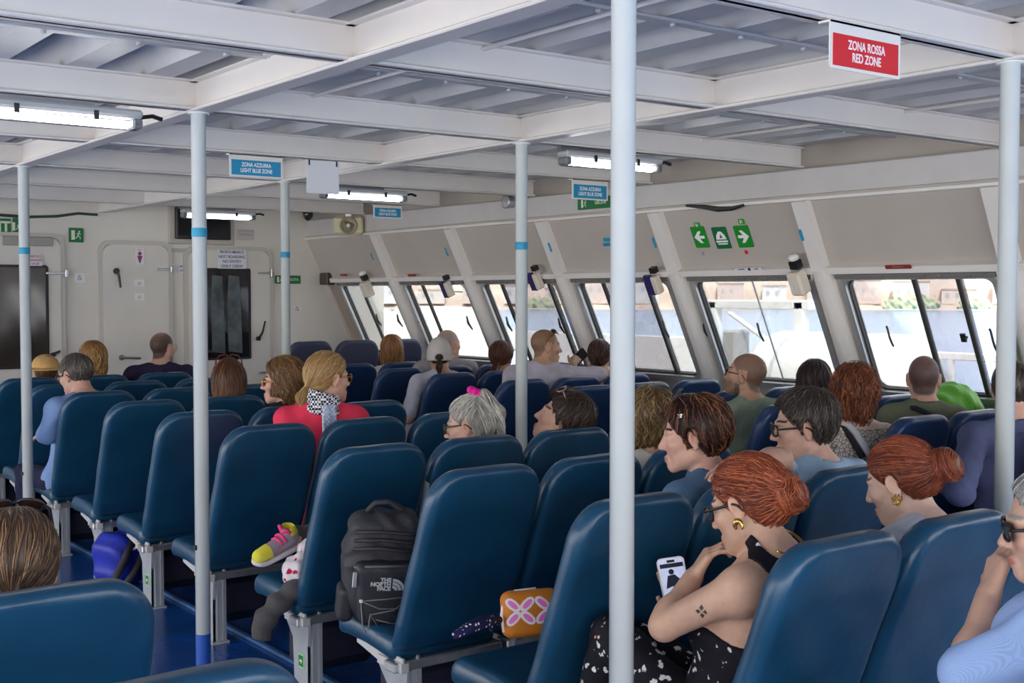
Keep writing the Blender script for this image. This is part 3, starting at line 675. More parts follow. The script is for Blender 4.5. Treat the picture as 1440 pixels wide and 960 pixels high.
def np_mesh(name, V, Q, mat, col=None, smooth=True):
    me = bpy.data.meshes.new(name); nv, nq, k = len(V), len(Q), Q.shape[1] if len(Q) else 4
    me.vertices.add(nv); me.vertices.foreach_set('co', np.asarray(V, np.float32).ravel())
    me.loops.add(nq * k); me.loops.foreach_set('vertex_index', np.asarray(Q, np.int32).ravel())
    me.polygons.add(nq); me.polygons.foreach_set('loop_start', np.arange(0, nq * k, k, dtype=np.int32)); me.polygons.foreach_set('loop_total', np.full(nq, k, np.int32))
    if smooth: me.polygons.foreach_set('use_smooth', np.ones(nq, bool))
    me.update(calc_edges=True)
    if mat: me.materials.append(mat)
    if col is not None:
        at_ = me.color_attributes.new('Col', 'FLOAT_COLOR', 'POINT'); c4 = np.ones((nv, 4), np.float32); c4[:, :3] = col; at_.data.foreach_set('color', c4.ravel())
    return me
def sdf_mesh(name, fn, lo, hi, step, mat):
    g = [np.arange(lo[i], hi[i] + step, step, dtype=np.float32) for i in range(3)]
    V, Q = snets(fn(gridpts(*g)), *g); return np_mesh(name, V, Q, mat)

# the green clumps on the far shore
SHLAB = ('long pale green shrub clump on the far shore, seen through the nearest window', 'small pale green shrub on the far shore behind the railing', 'pale green shrub on the far shore seen past the davit frame', 'pale green shrub on the far shore seen through the middle windows')
for q, (a, rr, zz, w_, h_) in enumerate(SHRUBS):
    a = radians(a)
    def shr(P, w_=w_, h_=h_):
        return sd_ell(P, (0, 0, 0), (w_, 3.2, h_)) + .55 * np.sin(P[..., 0] * 1.3 + q) * np.sin(P[..., 2] * 1.9 + P[..., 1]) + .3 * np.sin(P[..., 0] * 3.1 + P[..., 2] * 2.7)
    me = sdf_mesh('shrub', shr, (-w_ - 1.5, -4.5, -.6), (w_ + 1.5, 4.5, h_ + 1.5), .45, nmat('haze_pale_foliage', s2l(176, 180, 146), .95, noise=.25, nscale=.6))  # foliage colour paled to stand in for distance haze
    o = link('shrub', me); o.location = (rr * sin(a), rr * cos(a), zz); o.rotation_euler = (0, 0, -a); tag(o, SHLAB[q], 'shrub')

# ================================================================== SEATS
VINYL = nmat('blue_vinyl', s2l(22, 68, 98), .34, noise=.16, nscale=5, bump=.22, bscale=35, spec=.45, coat=.12)
VINYLR = nmat('window_lit_blue_vinyl', s2l(30, 58, 98), .38, noise=.14, nscale=5, bump=.2, bscale=35, spec=.45, coat=.12)  # same blue upholstery, window light put into its purpler tint
VINYLF = nmat('dusky_indigo_vinyl', s2l(60, 64, 90), .5, noise=.12, nscale=5, bump=.2, bscale=35)
POUCH = nmat('navy_pouch', s2l(28, 30, 52), .7, noise=.3, nscale=9, bump=.6, bscale=12)
ZC = np.array([.30, .36, .42, .55, .70, .85, .99]); YCv = np.array([.345, .272, .232, .178, .118, .06, .02])
def back_sdf(P):
    x, y, z = P[..., 0], P[..., 1], P[..., 2]
    yc = np.interp(z, ZC, YCv) + .035
    hw = np.interp(z, [.33, .45, .7, .99], [.214, .2285, .2295, .222])
    ax = np.abs(x); r = np.where(z > .7, .115, .05)
    zc, zh = (.335 + .99) / 2, (.99 - .335) / 2
    qx, qz = ax - (hw - r), np.abs(z - zc) - (zh - r)
    d2 = np.sqrt(np.maximum(qx, 0) ** 2 + np.maximum(qz, 0) ** 2) + np.minimum(np.maximum(qx, qz), 0) - r
    # slightly dished and thicker at the rim of the head end
    th = .036 + .006 * np.clip((z - .8) / .2, 0, 1) - .006 * np.exp(-(ax / .12) ** 2) * np.exp(-((z - .62) / .18) ** 2)
    dy = np.abs(y - yc) * .93 - th; r2 = .03
    a, b = d2 + r2, dy + r2
    return np.sqrt(np.maximum(a, 0) ** 2 + np.maximum(b, 0) ** 2) + np.minimum(np.maximum(a, b), 0) - r2 + .0012 * np.sin(z * 31 + x * 9) * np.sin(x * 23)
def cush_sdf(P):
    x, y, z = P[..., 0], P[..., 1], P[..., 2]
    zc = np.interp(y, [.22, .32, .50, .66, .74], [.385, .352, .372, .375, .34]); ax = np.abs(x); r = .05
    qx, qy = ax - (.222 - r), np.abs(y - .502) - (.208 - r)
    d2 = np.sqrt(np.maximum(qx, 0) ** 2 + np.maximum(qy, 0) ** 2) + np.minimum(np.maximum(qx, qy), 0) - r
    dz = np.abs(z - zc) * .95 - .042; r2 = .034
    a, b = d2 + r2, dz + r2
    return np.sqrt(np.maximum(a, 0) ** 2 + np.maximum(b, 0) ** 2) + np.minimum(np.maximum(a, b), 0) - r2
backm = {}; cushm = {}
for k, m in (('b', VINYL), ('i', VINYLR), ('f', VINYLF)):
    if not backm:
        backm[k] = sdf_mesh('backrest', back_sdf, (-.26, -.06, .28), (.26, .46, 1.03), .0115, m); cushm[k] = sdf_mesh('cushion', cush_sdf, (-.26, .2, .26), (.26, .74, .46), .0125, m)
    else:
        backm[k] = backm['b'].copy(); cushm[k] = cushm['b'].copy(); backm[k].materials[0] = m; cushm[k].materials[0] = m
b = MB(); b.box((0, .315, .298), (.455, .07, .035), ch=.005); b.lathe([(.009, 0), (.009, .006), (.005, .009)], (-.12, .30, .315), 6); railm = b.mesh('rail', ALU)
def platem():
    b = MB()
    b.prism([(-.20, .27, .330), (-.20, .27, .288), (-.20, .36, .275), (-.20, .58, .318), (-.20, .58, .336), (-.20, .40, .332)], None, (.008, 0, 0))
    b.box((-.196, .34, .30), (.03, .16, .03))
    return b.mesh('side_plate', nmat('white_seat_metal', s2l(205, 205, 205), .4, .3))
platem_ = platem()
def legmesh():
    b = MB()
    b.prism([(-.13, .265, .285), (-.13, .47, .285), (-.13, .40, .215), (-.13, .385, 0), (-.13, .275, 0), (-.13, .275, .20)], None, (.012, 0, 0))   # aisle face plate with the wide head
    b.prism([(-.13, .275, .285), (-.13, .275, 0), (-.066, .275, 0), (-.066, .275, .285)], None, (0, .008, 0))
    b.prism([(-.112, .270, .285), (-.112, .270, 0), (-.106, .270, 0), (-.106, .270, .285)], None, (0, .006, 0))
    b.prism([(-.084, .270, .285), (-.084, .270, 0), (-.078, .270, 0), (-.078, .270, .285)], None, (0, .006, 0))
    b.box((-.1, .32, .004), (.08, .13, .008))
    return b.mesh('leg', DULL)
legm = legmesh()
stm = MB().box((-.132, .325, .135), (.003, .045, .055)).mesh('exit_sticker', nmat('sticker_pale_green', s2l(150, 215, 150), .5))
b = MB(); b.box((-.134, .325, .135), (.002, .034, .042)); stg = b.mesh('sticker_field', GREEN)
b = MB(); b.prism([(-.1356, .334, .138), (-.1356, .322, .138), (-.1356, .322, .146), (-.1356, .312, .135), (-.1356, .322, .124), (-.1356, .322, .132), (-.1356, .334, .132)], None, (-.0006, 0, 0)); stw = b.mesh('sticker_arrow', PALEG)
b = MB(); b.box((.03, .46, .165), (.36, .18, .23), ch=.05); pom = b.mesh('underseat_pouch', POUCH)
edm = MB().box((-.234, .13, .69), (.006, .03, .28), np.array([[1, 0, 0], [0, .94, -.33], [0, .33, .94]])).mesh('edge_strip_or_gap_light', MATS['white_seat_metal'])
ORD = ['aisle-end', 'middle', 'far-end']; 
def seat(X, Y, z, kind, leg, label, sc=(1, 1, 1), pouch=True, sticker=True, strip=False):
    r = empty('passenger_seat', label, 'seat', 'blue passenger seats', (X, Y, z)); r.scale = sc
    link('backrest', backm[kind], r); link('cushion', cushm[kind], r); link('rail', railm, r); link('side_plate', platem_, r)
    if leg:
        for l in leg:
            o = link('leg', legm, r); o.location = (l - .055, 0, 0)
            if l == 0.0 and sticker:
                st = link('exit_sticker', stm, r); st.location = (-.055, 0, 0); link('sticker_field', stg, st); link('sticker_arrow', stw, st)
    if pouch: link('underseat_pouch', pom, r)
    if strip: link('edge_strip_or_gap_light', edm, r)
    return r
ROWS = dict(Y=8.55, Z=7.82, A=7.09, B=6.32, C=5.57, D=4.81, E=3.90, F=3.185, G=2.455, H=1.745)
LROW = dict(H='in the red-haired woman\'s row', G='in the orange floral pouch row', F='in the black backpack row', E='in the grey-haired pink scrunchie woman\'s row', D='in the pink cardigan woman\'s row', C='in the tortoiseshell sunglasses woman\'s row',
            B='in the long straight brown hair row', A='in the blue striped shirt man\'s row', Z='one row ahead of the blue striped shirt man', Y='in the straw hat row')
for rn, y in ROWS.items():
    for c in range(3):
        X = 2.325 + .475 * c
        leg = {0: (0.0,), 1: None, 2: (.23,)}[c]
        seat(X, y, 0, 'b', leg, 'blue vinyl seat, %s of three, %s' % (ORD[c], LROW[rn]), strip=(rn, c) in (('E', 1), ('H', 2)))  # strip in row H stands in for light through the seat gap
RROW = dict(X='in the tall-backed front row', Y='in the light-brown bob row', Z='in the row of the older man in grey', A='in the white cap row', B='in the raised sunglasses man\'s row', C='in the row ahead of the sage shirt man',
            D='in the row before the sage shirt', E='in the sage shirt man\'s row', F='in the auburn curls row', G='in the slate shirt row')
RR = dict(X=9.30, Y=8.55, Z=7.82, A=7.12, B=6.28, C=5.60, D=4.82, E=4.05, F=3.27, G=2.50)
for rn, y in RR.items():
    for c in range(3):
        X = 4.845 + .46 * c
        leg = {0: (0.0,), 1: None, 2: (.2,)}[c]
        tall = rn == 'X'
        seat(X, y, 0.0, 'f' if tall else 'i', leg, '%s vinyl seat by the windows, %s, %s' % ('dusky' if tall else 'blue', ['inner', 'centre', 'window-side'][c], RROW[rn]), (.97, 1, 1.17 if tall else 1.01), sticker=False)
seat(.67, 2.35, 0, 'b', None, 'blue seat across the aisle behind the sleek brown head')
seat(.19, 2.35, 0, 'b', None, 'second blue seat across the aisle, beside the sleek brown head')
seat(.67, 1.68, 0, 'b', None, 'blue seat across the aisle showing only its top edge above the floor')
seat(2.325, 1.03, 0, 'b', (0.0,), 'blue seat under the man in the pale blue shirt')

# ================================================================== PEOPLE
SKIN = nmat('skin', (.6, .4, .3), .48, vcol=True, noise=.06, nscale=45, bump=.12, bscale=220, spec=.4)
HAIRM = nmat('hair', (.1, .05, .03), .42, vcol=True, noise=.12, nscale=60, spec=.45)
def clothmat(name, col, kind='plain', col2=(1, 1, 1), scale=60, rough=.85):
    if name in MATS: return MATS[name]
    m = nmat(name, col, rough, noise=.09, nscale=14, bump=.35, bscale=240, spec=.2); t = m.node_tree; b = t.nodes['Principled BSDF']
    if kind != 'plain':
        src = b.inputs['Base Color'].links[0].from_socket; tc = t.nodes.new('ShaderNodeTexCoord')
        if kind == 'stripe':
            p = t.nodes.new('ShaderNodeTexWave'); p.wave_type = 'BANDS'; p.bands_direction = 'X'; p.inputs['Scale'].default_value = scale; out = p.outputs['Fac']; lo, hi = .45, .6
        elif kind == 'check':
            p = t.nodes.new('ShaderNodeTexChecker'); p.inputs['Scale'].default_value = scale; p.inputs[1].default_value = (0, 0, 0, 1); p.inputs[2].default_value = (1, 1, 1, 1); out = p.outputs['Fac']; lo, hi = .4, .6
        elif kind == 'floral':
            p = t.nodes.new('ShaderNodeTexVoronoi'); p.feature = 'F1'; p.inputs['Scale'].default_value = scale; out = p.outputs['Distance']; lo, hi = .30, .22
            w = t.nodes.new('ShaderNodeTexNoise'); w.inputs['Scale'].default_value = scale * 2.4; w.inputs['Detail'].default_value = 1
            ad = t.nodes.new('ShaderNodeMath'); ad.operation = 'MULTIPLY_ADD'; ad.inputs[1].default_value = .9; t.links.new(tc.outputs['Object'], w.inputs['Vector']); t.links.new(w.outputs['Fac'], ad.inputs[0])
            t.links.new(out, ad.inputs[2]); out = ad.outputs[0]; lo, hi = .70, .64
        elif kind == 'houndstooth':
            p = t.nodes.new('ShaderNodeTexChecker'); p.inputs['Scale'].default_value = scale; p.inputs[1].default_value = (0, 0, 0, 1); p.inputs[2].default_value = (1, 1, 1, 1); out = p.outputs['Fac']; lo, hi = .4, .6
        elif kind == 'mosaic':
            p = t.nodes.new('ShaderNodeTexVoronoi'); p.feature = 'DISTANCE_TO_EDGE'; p.inputs['Scale'].default_value = scale; out = p.outputs['Distance']; lo, hi = .05, .12
        elif kind == 'dots':
            p = t.nodes.new('ShaderNodeTexVoronoi'); p.inputs['Scale'].default_value = scale; p.inputs['Randomness'].default_value = .25; out = p.outputs['Distance']; lo, hi = .28, .22
        t.links.new(tc.outputs['Object'], p.inputs['Vector'])
        r = t.nodes.new('ShaderNodeMapRange'); r.inputs[1].default_value = lo; r.inputs[2].default_value = hi; t.links.new(out, r.inputs[0])
        mx = t.nodes.new('ShaderNodeMixRGB'); t.links.new(r.outputs[0], mx.inputs[0]); t.links.new(src, mx.inputs[1]); mx.inputs[2].default_value = (*col2, 1)
        t.links.new(mx.outputs[0], b.inputs['Base Color'])
    return m
def rotz(a): return np.array([[cos(a), -sin(a), 0], [sin(a), cos(a), 0], [0, 0, 1]])
def rotx(a): return np.array([[1, 0, 0], [0, cos(a), -sin(a)], [0, sin(a), cos(a)]])
def roty(a): return np.array([[cos(a), 0, sin(a)], [0, 1, 0], [-sin(a), 0, cos(a)]])
def head_R(yaw, pitch, roll): return rotz(-radians(yaw)) @ rotx(-radians(pitch)) @ roty(radians(roll))   # yaw clockwise seen from above, pitch down positive

SK_C, SK_R = (0, -.016, .030), (.0755, .0965, .0885)
def head_sdf(p, S):
    """head in its own frame: y forward, z up, origin between the ears at eye height; S = feature sizes"""
    fem = S.get('fem', 0); jw = S.get('jaw', 1.0); no = S.get('nose', 1.0)
    m = p.copy(); m[..., 0] = np.abs(m[..., 0])
    d = sd_ell(p, SK_C, SK_R)
    d = smin(d, sd_ell(p, (0, .030, -.028), (.0615 * jw, .064, .078)), .03)
    d = smin(d, sd_cone(m, (.050 * jw, .004, -.062), (.014, .072, -.099), .020, .0165), .028)        # jaw line
    d = smin(d, sd_cone(p, (0, .074, -.100), (0, .080, -.095), .0165 - .002 * fem, .014), .016)            # chin
    d = smin(d, sd_ell(m, (.040, .062, -.022), (.022, .020, .018)), .02)                             # cheekbones
    d = smin(d, sd_cone(m, (.012, .086, .021), (.042, .072, .023), .009 - .002 * fem, .008), .014)       # brow ridge
    d = smax(d, -sd_ell(m, (.031, .099, .001), (.017, .014, .012)), .012)                            # sockets
    d = smin(d, sd_ell(m, (.031, .0745, .000), (.0145, .0125, .0105)), .006)                            # lids
    d = smin(d, sd_cone(p, (0, .088, .008), (0, .109 + .004 * (no - 1) * 10, -.030), .0075, .0105 * no), .011)  # nose
    d = smin(d, sd_ell(m, (.0115, .098, -.035), (.0075, .010, .0065)), .006)
    d = smin(d, sd_ell(p, (0, .086, -.072), (.022, .014, .014)), .012)                               # mouth mound
    d = smin(d, sd_cone(m, (0, .0985, -.0645), (.019, .089, -.068), .0048, .0030), .004)
    d = smin(d, sd_cone(m, (0, .0970, -.0755), (.017, .089, -.0715), .0055, .0030), .004)
    d = smax(d, -sd_cone(m, (0, .1035, -.0695), (.021, .090, -.070), .0016, .0014), .003)
    # ears
    e = (m - np.array([.0775, -.006, -.004], np.float32)) @ (rotz(radians(-24)) @ rotx(radians(-12))).astype(np.float32)
    ear = sd_ell(e, (0, 0, 0), (.0085, .0195, .0325)); ear = smin(ear, sd_ell(e, (-.002, .006, -.028), (.007, .010, .010)), .008)
    ear = smax(ear, -sd_ell(e, (.010, .003, .004), (.0085, .0115, .020)), .006)
    ear = smin(ear, sd_ell(e, (.001, .014, -.002), (.005, .004, .008)), .004)
    d = smin(d, ear, .008)
    return d
def hairline(p, S):
    """signed height above the hairline (positive = bare skin below it)"""
    y = p[..., 1]; ax = np.abs(p[..., 0])
    fz = np.interp(y, [-.12, -.085, -.05, -.028, -.004, .012, .030, .05, .070, .082], np.array([-.085, -.085, -.070, -.030, .012, -.012, .012, .048, .078, .098]) + S.get('hl', 0.0))
    if S.get('nape') is not None: fz = np.where(y < -.045, S['nape'], fz)
    fz = fz + np.where(y > .045, -.012 * np.clip(ax / .05, 0, 1) ** 2, 0)
    return fz - p[..., 2]
def head_cols(p, S, base):
    """colour of the skin from its own features: lips, brows, cropped hair, beard"""
    c = np.tile(np.array(base, np.float32), (len(p), 1)); ax = np.abs(p[:, 0]); y, z = p[:, 1], p[:, 2]
    def mixin(w, col):
        w = np.clip(w, 0, 1)[:, None]; c[:] = c * (1 - w) + np.array(col, np.float32) * w
    lip = S.get('lips', (base[0] * .80, base[1] * .50, base[2] * .52))
    mixin((1 - (((ax / .024) ** 2) + ((z + .0705) / .0105) ** 2)) * 3 * (y > .08), lip)
    mixin(.35 * (1 - ((ax - .045) / .024) ** 2 - ((z + .03) / .022) ** 2) * (y > .03), (base[0] * 1.0, base[1] * .72, base[2] * .70))
    mixin(.35 * (1 - (ax / .014) ** 2 - ((z + .03) / .014) ** 2) * (y > .09), (base[0] * .98, base[1] * .74, base[2] * .72))
    mixin(.3 * (1 - ((ax - .082) / .012) ** 2 - (z / .04) ** 2), (base[0] * 1.0, base[1] * .70, base[2] * .66))
    hc = S['hair']
    bz = .027 + .004 * np.cos((ax - .03) / .02)
    mixin(2.2 * (1 - ((z - bz) / .0042) ** 2) * (ax > .012) * (ax < .052) * (y > .05), np.array(S.get('brow', np.array(hc) * .8)))
    ey = 1 - ((ax - .031) / .0125) ** 2 - ((z - .001) / .0045) ** 2
    mixin(3 * ey * (y > .06), (.55, .52, .50)); mixin(4 * (1 - ((ax - .031) / .0050) ** 2 - ((z - .001) / .0045) ** 2) * (y > .06), (.05, .03, .02))
    mixin(1.2 * (1 - ((z - .0065) / .002) ** 2) * (ey > -.6) * (y > .06), (.06, .035, .03))
    if S.get('buzz'):
        hl = hairline(p, S); ear = (np.abs(ax - .083) < .017) & (np.abs(z + .004) < .036) & (y > -.03) & (y < .02)
        top = S.get('bald', 0); thin = np.exp(-((p[:, 0] / .05) ** 2 + ((y + .03) / .055) ** 2)) * (z > .06) * top
        mixin(np.clip(-hl / .012, 0, 1) * S['buzz'] * (1 - thin) * (~ear), hc)
    if S.get('beard'):
        w = ((z < -.045) & (y > .0)) * 1.0 + ((z < -.03) & (y < .03) & (y > -.0)) * .6
        mixin(w * S['beard'] * (p[:, 2] > -.125) * (1 - (((ax / .024) ** 2 + ((z + .0705) / .0105) ** 2) < 1)), np.array(hc) * .9)
    return c

def hair_sdf(p, S):
    st = S['style']; t = S.get('thick', .014); ax = np.abs(p[..., 0]); y, z = p[..., 1], p[..., 2]
    m = p.copy(); m[..., 0] = ax
    cap = sd_ell(p, SK_C, tuple(np.array(SK_R) + t))
    if S.get('puff'): cap = smin(cap, sd_ell(p, (0, -.03, .060), (.072 + S['puff'], .085 + S['puff'], .07 + S['puff'])), .03)
    cut = hairline(p, S) * .75
    d = smax(cap, cut, .010)
    face = sd_ell(p, (0, .105, -.045), (.068, .075, .128))
    def carve(q, k=.012):
        q = smax(q, -face, k)
        return smax(q, np.minimum(y + .012, -.075 - z), .02)
    if st == 'bob':
        L = S.get('len', -.13)
        v = sd_ell(p, (0, -.030, -.01), (.093, .098, .125)); v = smin(v, sd_ell(m, (.055, -.015, -.07), (.045, .070, .07)), .03); v = smax(v, (L - z), .02); d = smin(d, carve(v), .02)
    elif st == 'long':
        L = S.get('len', -.30)
        v = sd_cone(p, (0, -.045, .0), (0, -.075, L), .090, S.get('lw', .075)); v = smin(v, sd_ell(p, (0, -.030, -.01), (.092, .095, .115)), .04); v = smax(v, L - z, .02); d = smin(d, carve(v), .02)
    elif st in ('pony', 'bun', 'clip'):
        bk = smax(sd_ell(p, (0, -.024, .012), (.080, .100, .098)), smax(cut, y - .0, .01), .01); d = smin(d, bk, .012)
        b = S.get('bun', (0, -.125, .02)); r = S.get('bunr', .04)
        if st == 'bun':
            M = np.linalg.qr(np.stack([np.array([1., 0, .0]), np.array([0, .3, 1.]), np.array(b)], 1))[0]
            bu = smin(sd_ell(p, b, (r, r * .9, r)), sd_torus(p, np.array(b) * 1.06, r * .66, r * .46, np.stack([M[:, 0], M[:, 1], M[:, 2]], 1)), .01)
            d = smin(d, bu, .014)
        elif st == 'pony':
            e = S.get('tail', (0, -.15, -.12)); mid = (np.array(b) + np.array(e)) / 2 + np.array([0, -.02, .0])
            d = smin(d, sd_cone(p, b, mid, r * .75, r), .012); d = smin(d, sd_cone(p, mid, e, r, r * .45), .012)
    elif st == 'curly':
        v = sd_ell(p, (0, -.030, .012), (.100, .105, .118)); v = smin(v, sd_ell(p, (0, -.06, -.07), (.085, .07, .09)), .03); v = smax(v, S.get('len', -.15) - z, .02); d = smin(d, carve(v), .02)
        d = d + .007 * np.sin(p[..., 0] * 130) * np.sin(p[..., 1] * 120 + 1) * np.sin(p[..., 2] * 125)
    if S.get('ears_out'):
        d = smax(d, -sd_ell(m, (.092, .000, -.006), (.030, .027, .039)), .008)
    # soft clumping of the locks
    a = np.arctan2(p[..., 0], -p[..., 1] + .02)
    d = d + S.get('clump', .0016) * np.sin(a * 26 + 3 * np.sin(z * 40)) * np.clip((d + .03) / .03, 0, 1)
    return d
def trilin(f, g, P):
    I = []; T = []
    for ax in range(3):
        u = np.clip((P[:, ax] - g[ax][0]) / (g[ax][1] - g[ax][0]), 0, len(g[ax]) - 1.001); i = u.astype(int); I.append(i); T.append((u - i).astype(np.float32))
    o = 0
    for a in (0, 1):
        for b in (0, 1):
            for c in (0, 1):
                w = (T[0] if a else 1 - T[0]) * (T[1] if b else 1 - T[1]) * (T[2] if c else 1 - T[2]); v = f[I[0] + a, I[1] + b, I[2] + c]
                o = o + (v * w[:, None] if v.ndim == 2 else v * w)
    return o
def build_hair(S, step, nstr, rng):
    """hair volume plus combed locks lying on it; returns verts, quads(4), cols in the head frame"""
    lo = np.array([-.16, -.26, min(S.get('len', -.16), S.get('tail', (0, 0, -.16))[2]) - .05]); hi = np.array([.16, .13, .21])
    g = [np.arange(lo[i], hi[i], step, dtype=np.float32) for i in range(3)]
    f = hair_sdf(gridpts(*g), S).astype(np.float32); V, Q = snets(f, *g)
    G = np.stack(np.gradient(f, step), -1); G /= np.linalg.norm(G, axis=-1, keepdims=True) + 1e-6
    base = np.array(S['hair']); c2 = np.array(S.get('hair2', base * 1.5)); tipc = S.get('tip')
    ncol = np.tile(base, (len(V), 1)) * .8
    # flow
    st = S['style']; n = nstr
    if n == 0: return V, Q, ncol
    P = V[rng.integers(0, len(V), n)].astype(np.float32); 
    nS = S.get('seg', 11); L = S.get('lock', .10) * (.6 + .8 * rng.random(n)); ds = L / nS
    if st in ('long', 'bob', 'curly'): pass
    pts = [P.copy()]; nor = []; ph = rng.random(n) * 6.28; crown = np.array(S.get('crown', (0, -.055, .11)))
    b = np.array(S.get('bun', (0, -.125, .02)))
    for k in range(nS + 1):
        N = trilin(G, g, P); N /= np.linalg.norm(N, axis=1, keepdims=True) + 1e-6
        if k == 0: nor.append(N)
        if st in ('bun', 'pony', 'clip'):
            D = b - P; dist = np.linalg.norm(D, axis=1, keepdims=True); D = D / (dist + 1e-6)
            near = (dist[:, 0] < S.get('bunr', .04) * 1.25)
            sw = np.cross(N, b / np.linalg.norm(b)); D[near] = sw[near]
            if st in ('pony', 'clip') : 
                tdir = np.array(S.get('tail', (0, -.15, -.12))) - b if st == 'pony' else np.array([0, -.2, -1.]); tdir = tdir / np.linalg.norm(tdir)
                past = near | (P[:, 2] < b[2] - .01) & (P[:, 1] < b[1] + .02); D[past] = tdir
        else:
            D = P - crown; D[:, 2] -= np.where(st == 'short', .02, .10) + .5 * np.maximum(-P[:, 2], 0); D += np.array(S.get('sweep', (0, 0, 0)))
            D = D / (np.linalg.norm(D, axis=1, keepdims=True) + 1e-6)
        wv = S.get('wave', .15); tang = np.cross(N, D)
        D = D + tang * (wv * np.sin(ph + k * S.get('wfreq', .9)))[:, None]
        D = D - N * (D * N).sum(1, keepdims=True); D /= np.linalg.norm(D, axis=1, keepdims=True) + 1e-6
        if k == nS: break
        P = P + D * ds[:, None]
        dv = trilin(f, g, P); off = S.get('lift', .0015) * (1 + 1.2 * np.sin(ph * 3))
        P = P - N * np.clip(dv - off, -.02, .02)[:, None]
        pts.append(P.copy()); nor.append(N)
    pts = np.stack(pts, 1); m = pts.shape[1]; nor = np.stack(nor[:m] + [nor[-1]] * max(0, m - len(nor)), 1)
    tan = np.gradient(pts, axis=1); tan /= np.linalg.norm(tan, axis=2, keepdims=True) + 1e-6
    side = np.cross(tan, nor); side /= np.linalg.norm(side, axis=2, keepdims=True) + 1e-6
    r = S.get('rad', .0014) * (.6 + .8 * rng.random(n))[:, None] * np.interp(np.linspace(0, 1, m), [0, .12, .6, 1], [.25, 1, .9, .12])[None]
    a1 = pts + side * r[..., None]; a2 = pts - side * r[..., None]; a3 = pts + nor * (r * .9)[..., None]
    SV = np.stack([a1, a3, a2], 2).reshape(-1, 3)
    ii = np.arange(n)[:, None] * m * 3 + np.arange(m - 1)[None] * 3
    qs = []
    for k in range(3):
        k2 = (k + 1) % 3; qs.append(np.stack([ii + k, ii + k2, ii + 3 + k2, ii + 3 + k], -1).reshape(-1, 4))
    SQ = np.concatenate(qs) + len(V)
    jit = rng.random(n)[:, None]; hl = (rng.random(n)[:, None] < S.get('streak', .25)) * 1.0
    cc = base * (.65 + .7 * jit) * (1 - hl) + c2 * (.8 + .4 * jit) * hl
    cc = np.repeat(cc[:, None], m * 3, 1).reshape(-1, 3)
    if tipc is not None:
        w = np.clip((-.02 - SV[:, 2]) / .16, 0, 1)[:, None]; cc = cc * (1 - w) + np.array(tipc) * w * (.8 + .4 * np.repeat(jit, m * 3, 0)[:, :1].reshape(-1, 1))
        w = np.clip((-.02 - V[:, 2]) / .16, 0, 1)[:, None]; ncol = ncol * (1 - w) + np.array(tipc) * .8 * w
    return np.concatenate([V, SV]), np.concatenate([Q, SQ]), np.concatenate([ncol, cc])

class Prims:
    def __init__(s): s.L = []
    def cone(s, a, b, ra, rb, k, tagname): s.L.append(('c', np.array(a, float), np.array(b, float), ra, rb, k, tagname))
    def ell(s, c, r, k, tagname, R=None): s.L.append(('e', np.array(c, float), np.array(r, float), R, None, k, tagname))
    def bounds(s, tags=None):
        lo = np.full(3, 9e9); hi = -lo
        for q in s.L:
            if tags and q[6] not in tags: continue
            if q[0] == 'c': a = np.minimum(q[1] - q[3], q[2] - q[4]); b = np.maximum(q[1] + q[3], q[2] + q[4])
            else: a, b = q[1] - max(q[2]), q[1] + max(q[2])
            lo = np.minimum(lo, a); hi = np.maximum(hi, b)
        return lo, hi
    def field(s, g, tags=None, inflate=0.0, f=None, noinf=()):
        if f is None: f = np.full([len(a) for a in g], .25, np.float32)
        for q in s.L:
            if tags and q[6] not in tags: continue
            inf = inflate
            if q[0] == 'c': a = np.minimum(q[1] - q[3], q[2] - q[4]); b = np.maximum(q[1] + q[3], q[2] + q[4])
            else: a, b = q[1] - max(q[2]), q[1] + max(q[2])
            mg = .05 + inf + q[5]
            sl = tuple(slice(max(0, int(np.searchsorted(g[i], a[i] - mg)) - 1), int(np.searchsorted(g[i], b[i] + mg)) + 1) for i in range(3))
            if any(x.stop - x.start < 2 for x in sl): continue
            P = gridpts(*[g[i][sl[i]] for i in range(3)])
            d = sd_cone(P, q[1], q[2], q[3] + inf, q[4] + inf) if q[0] == 'c' else sd_ell(P, q[1], q[2] + inf, q[3])
            f[sl] = smin(f[sl], d, max(q[5], 1e-4))
        return f
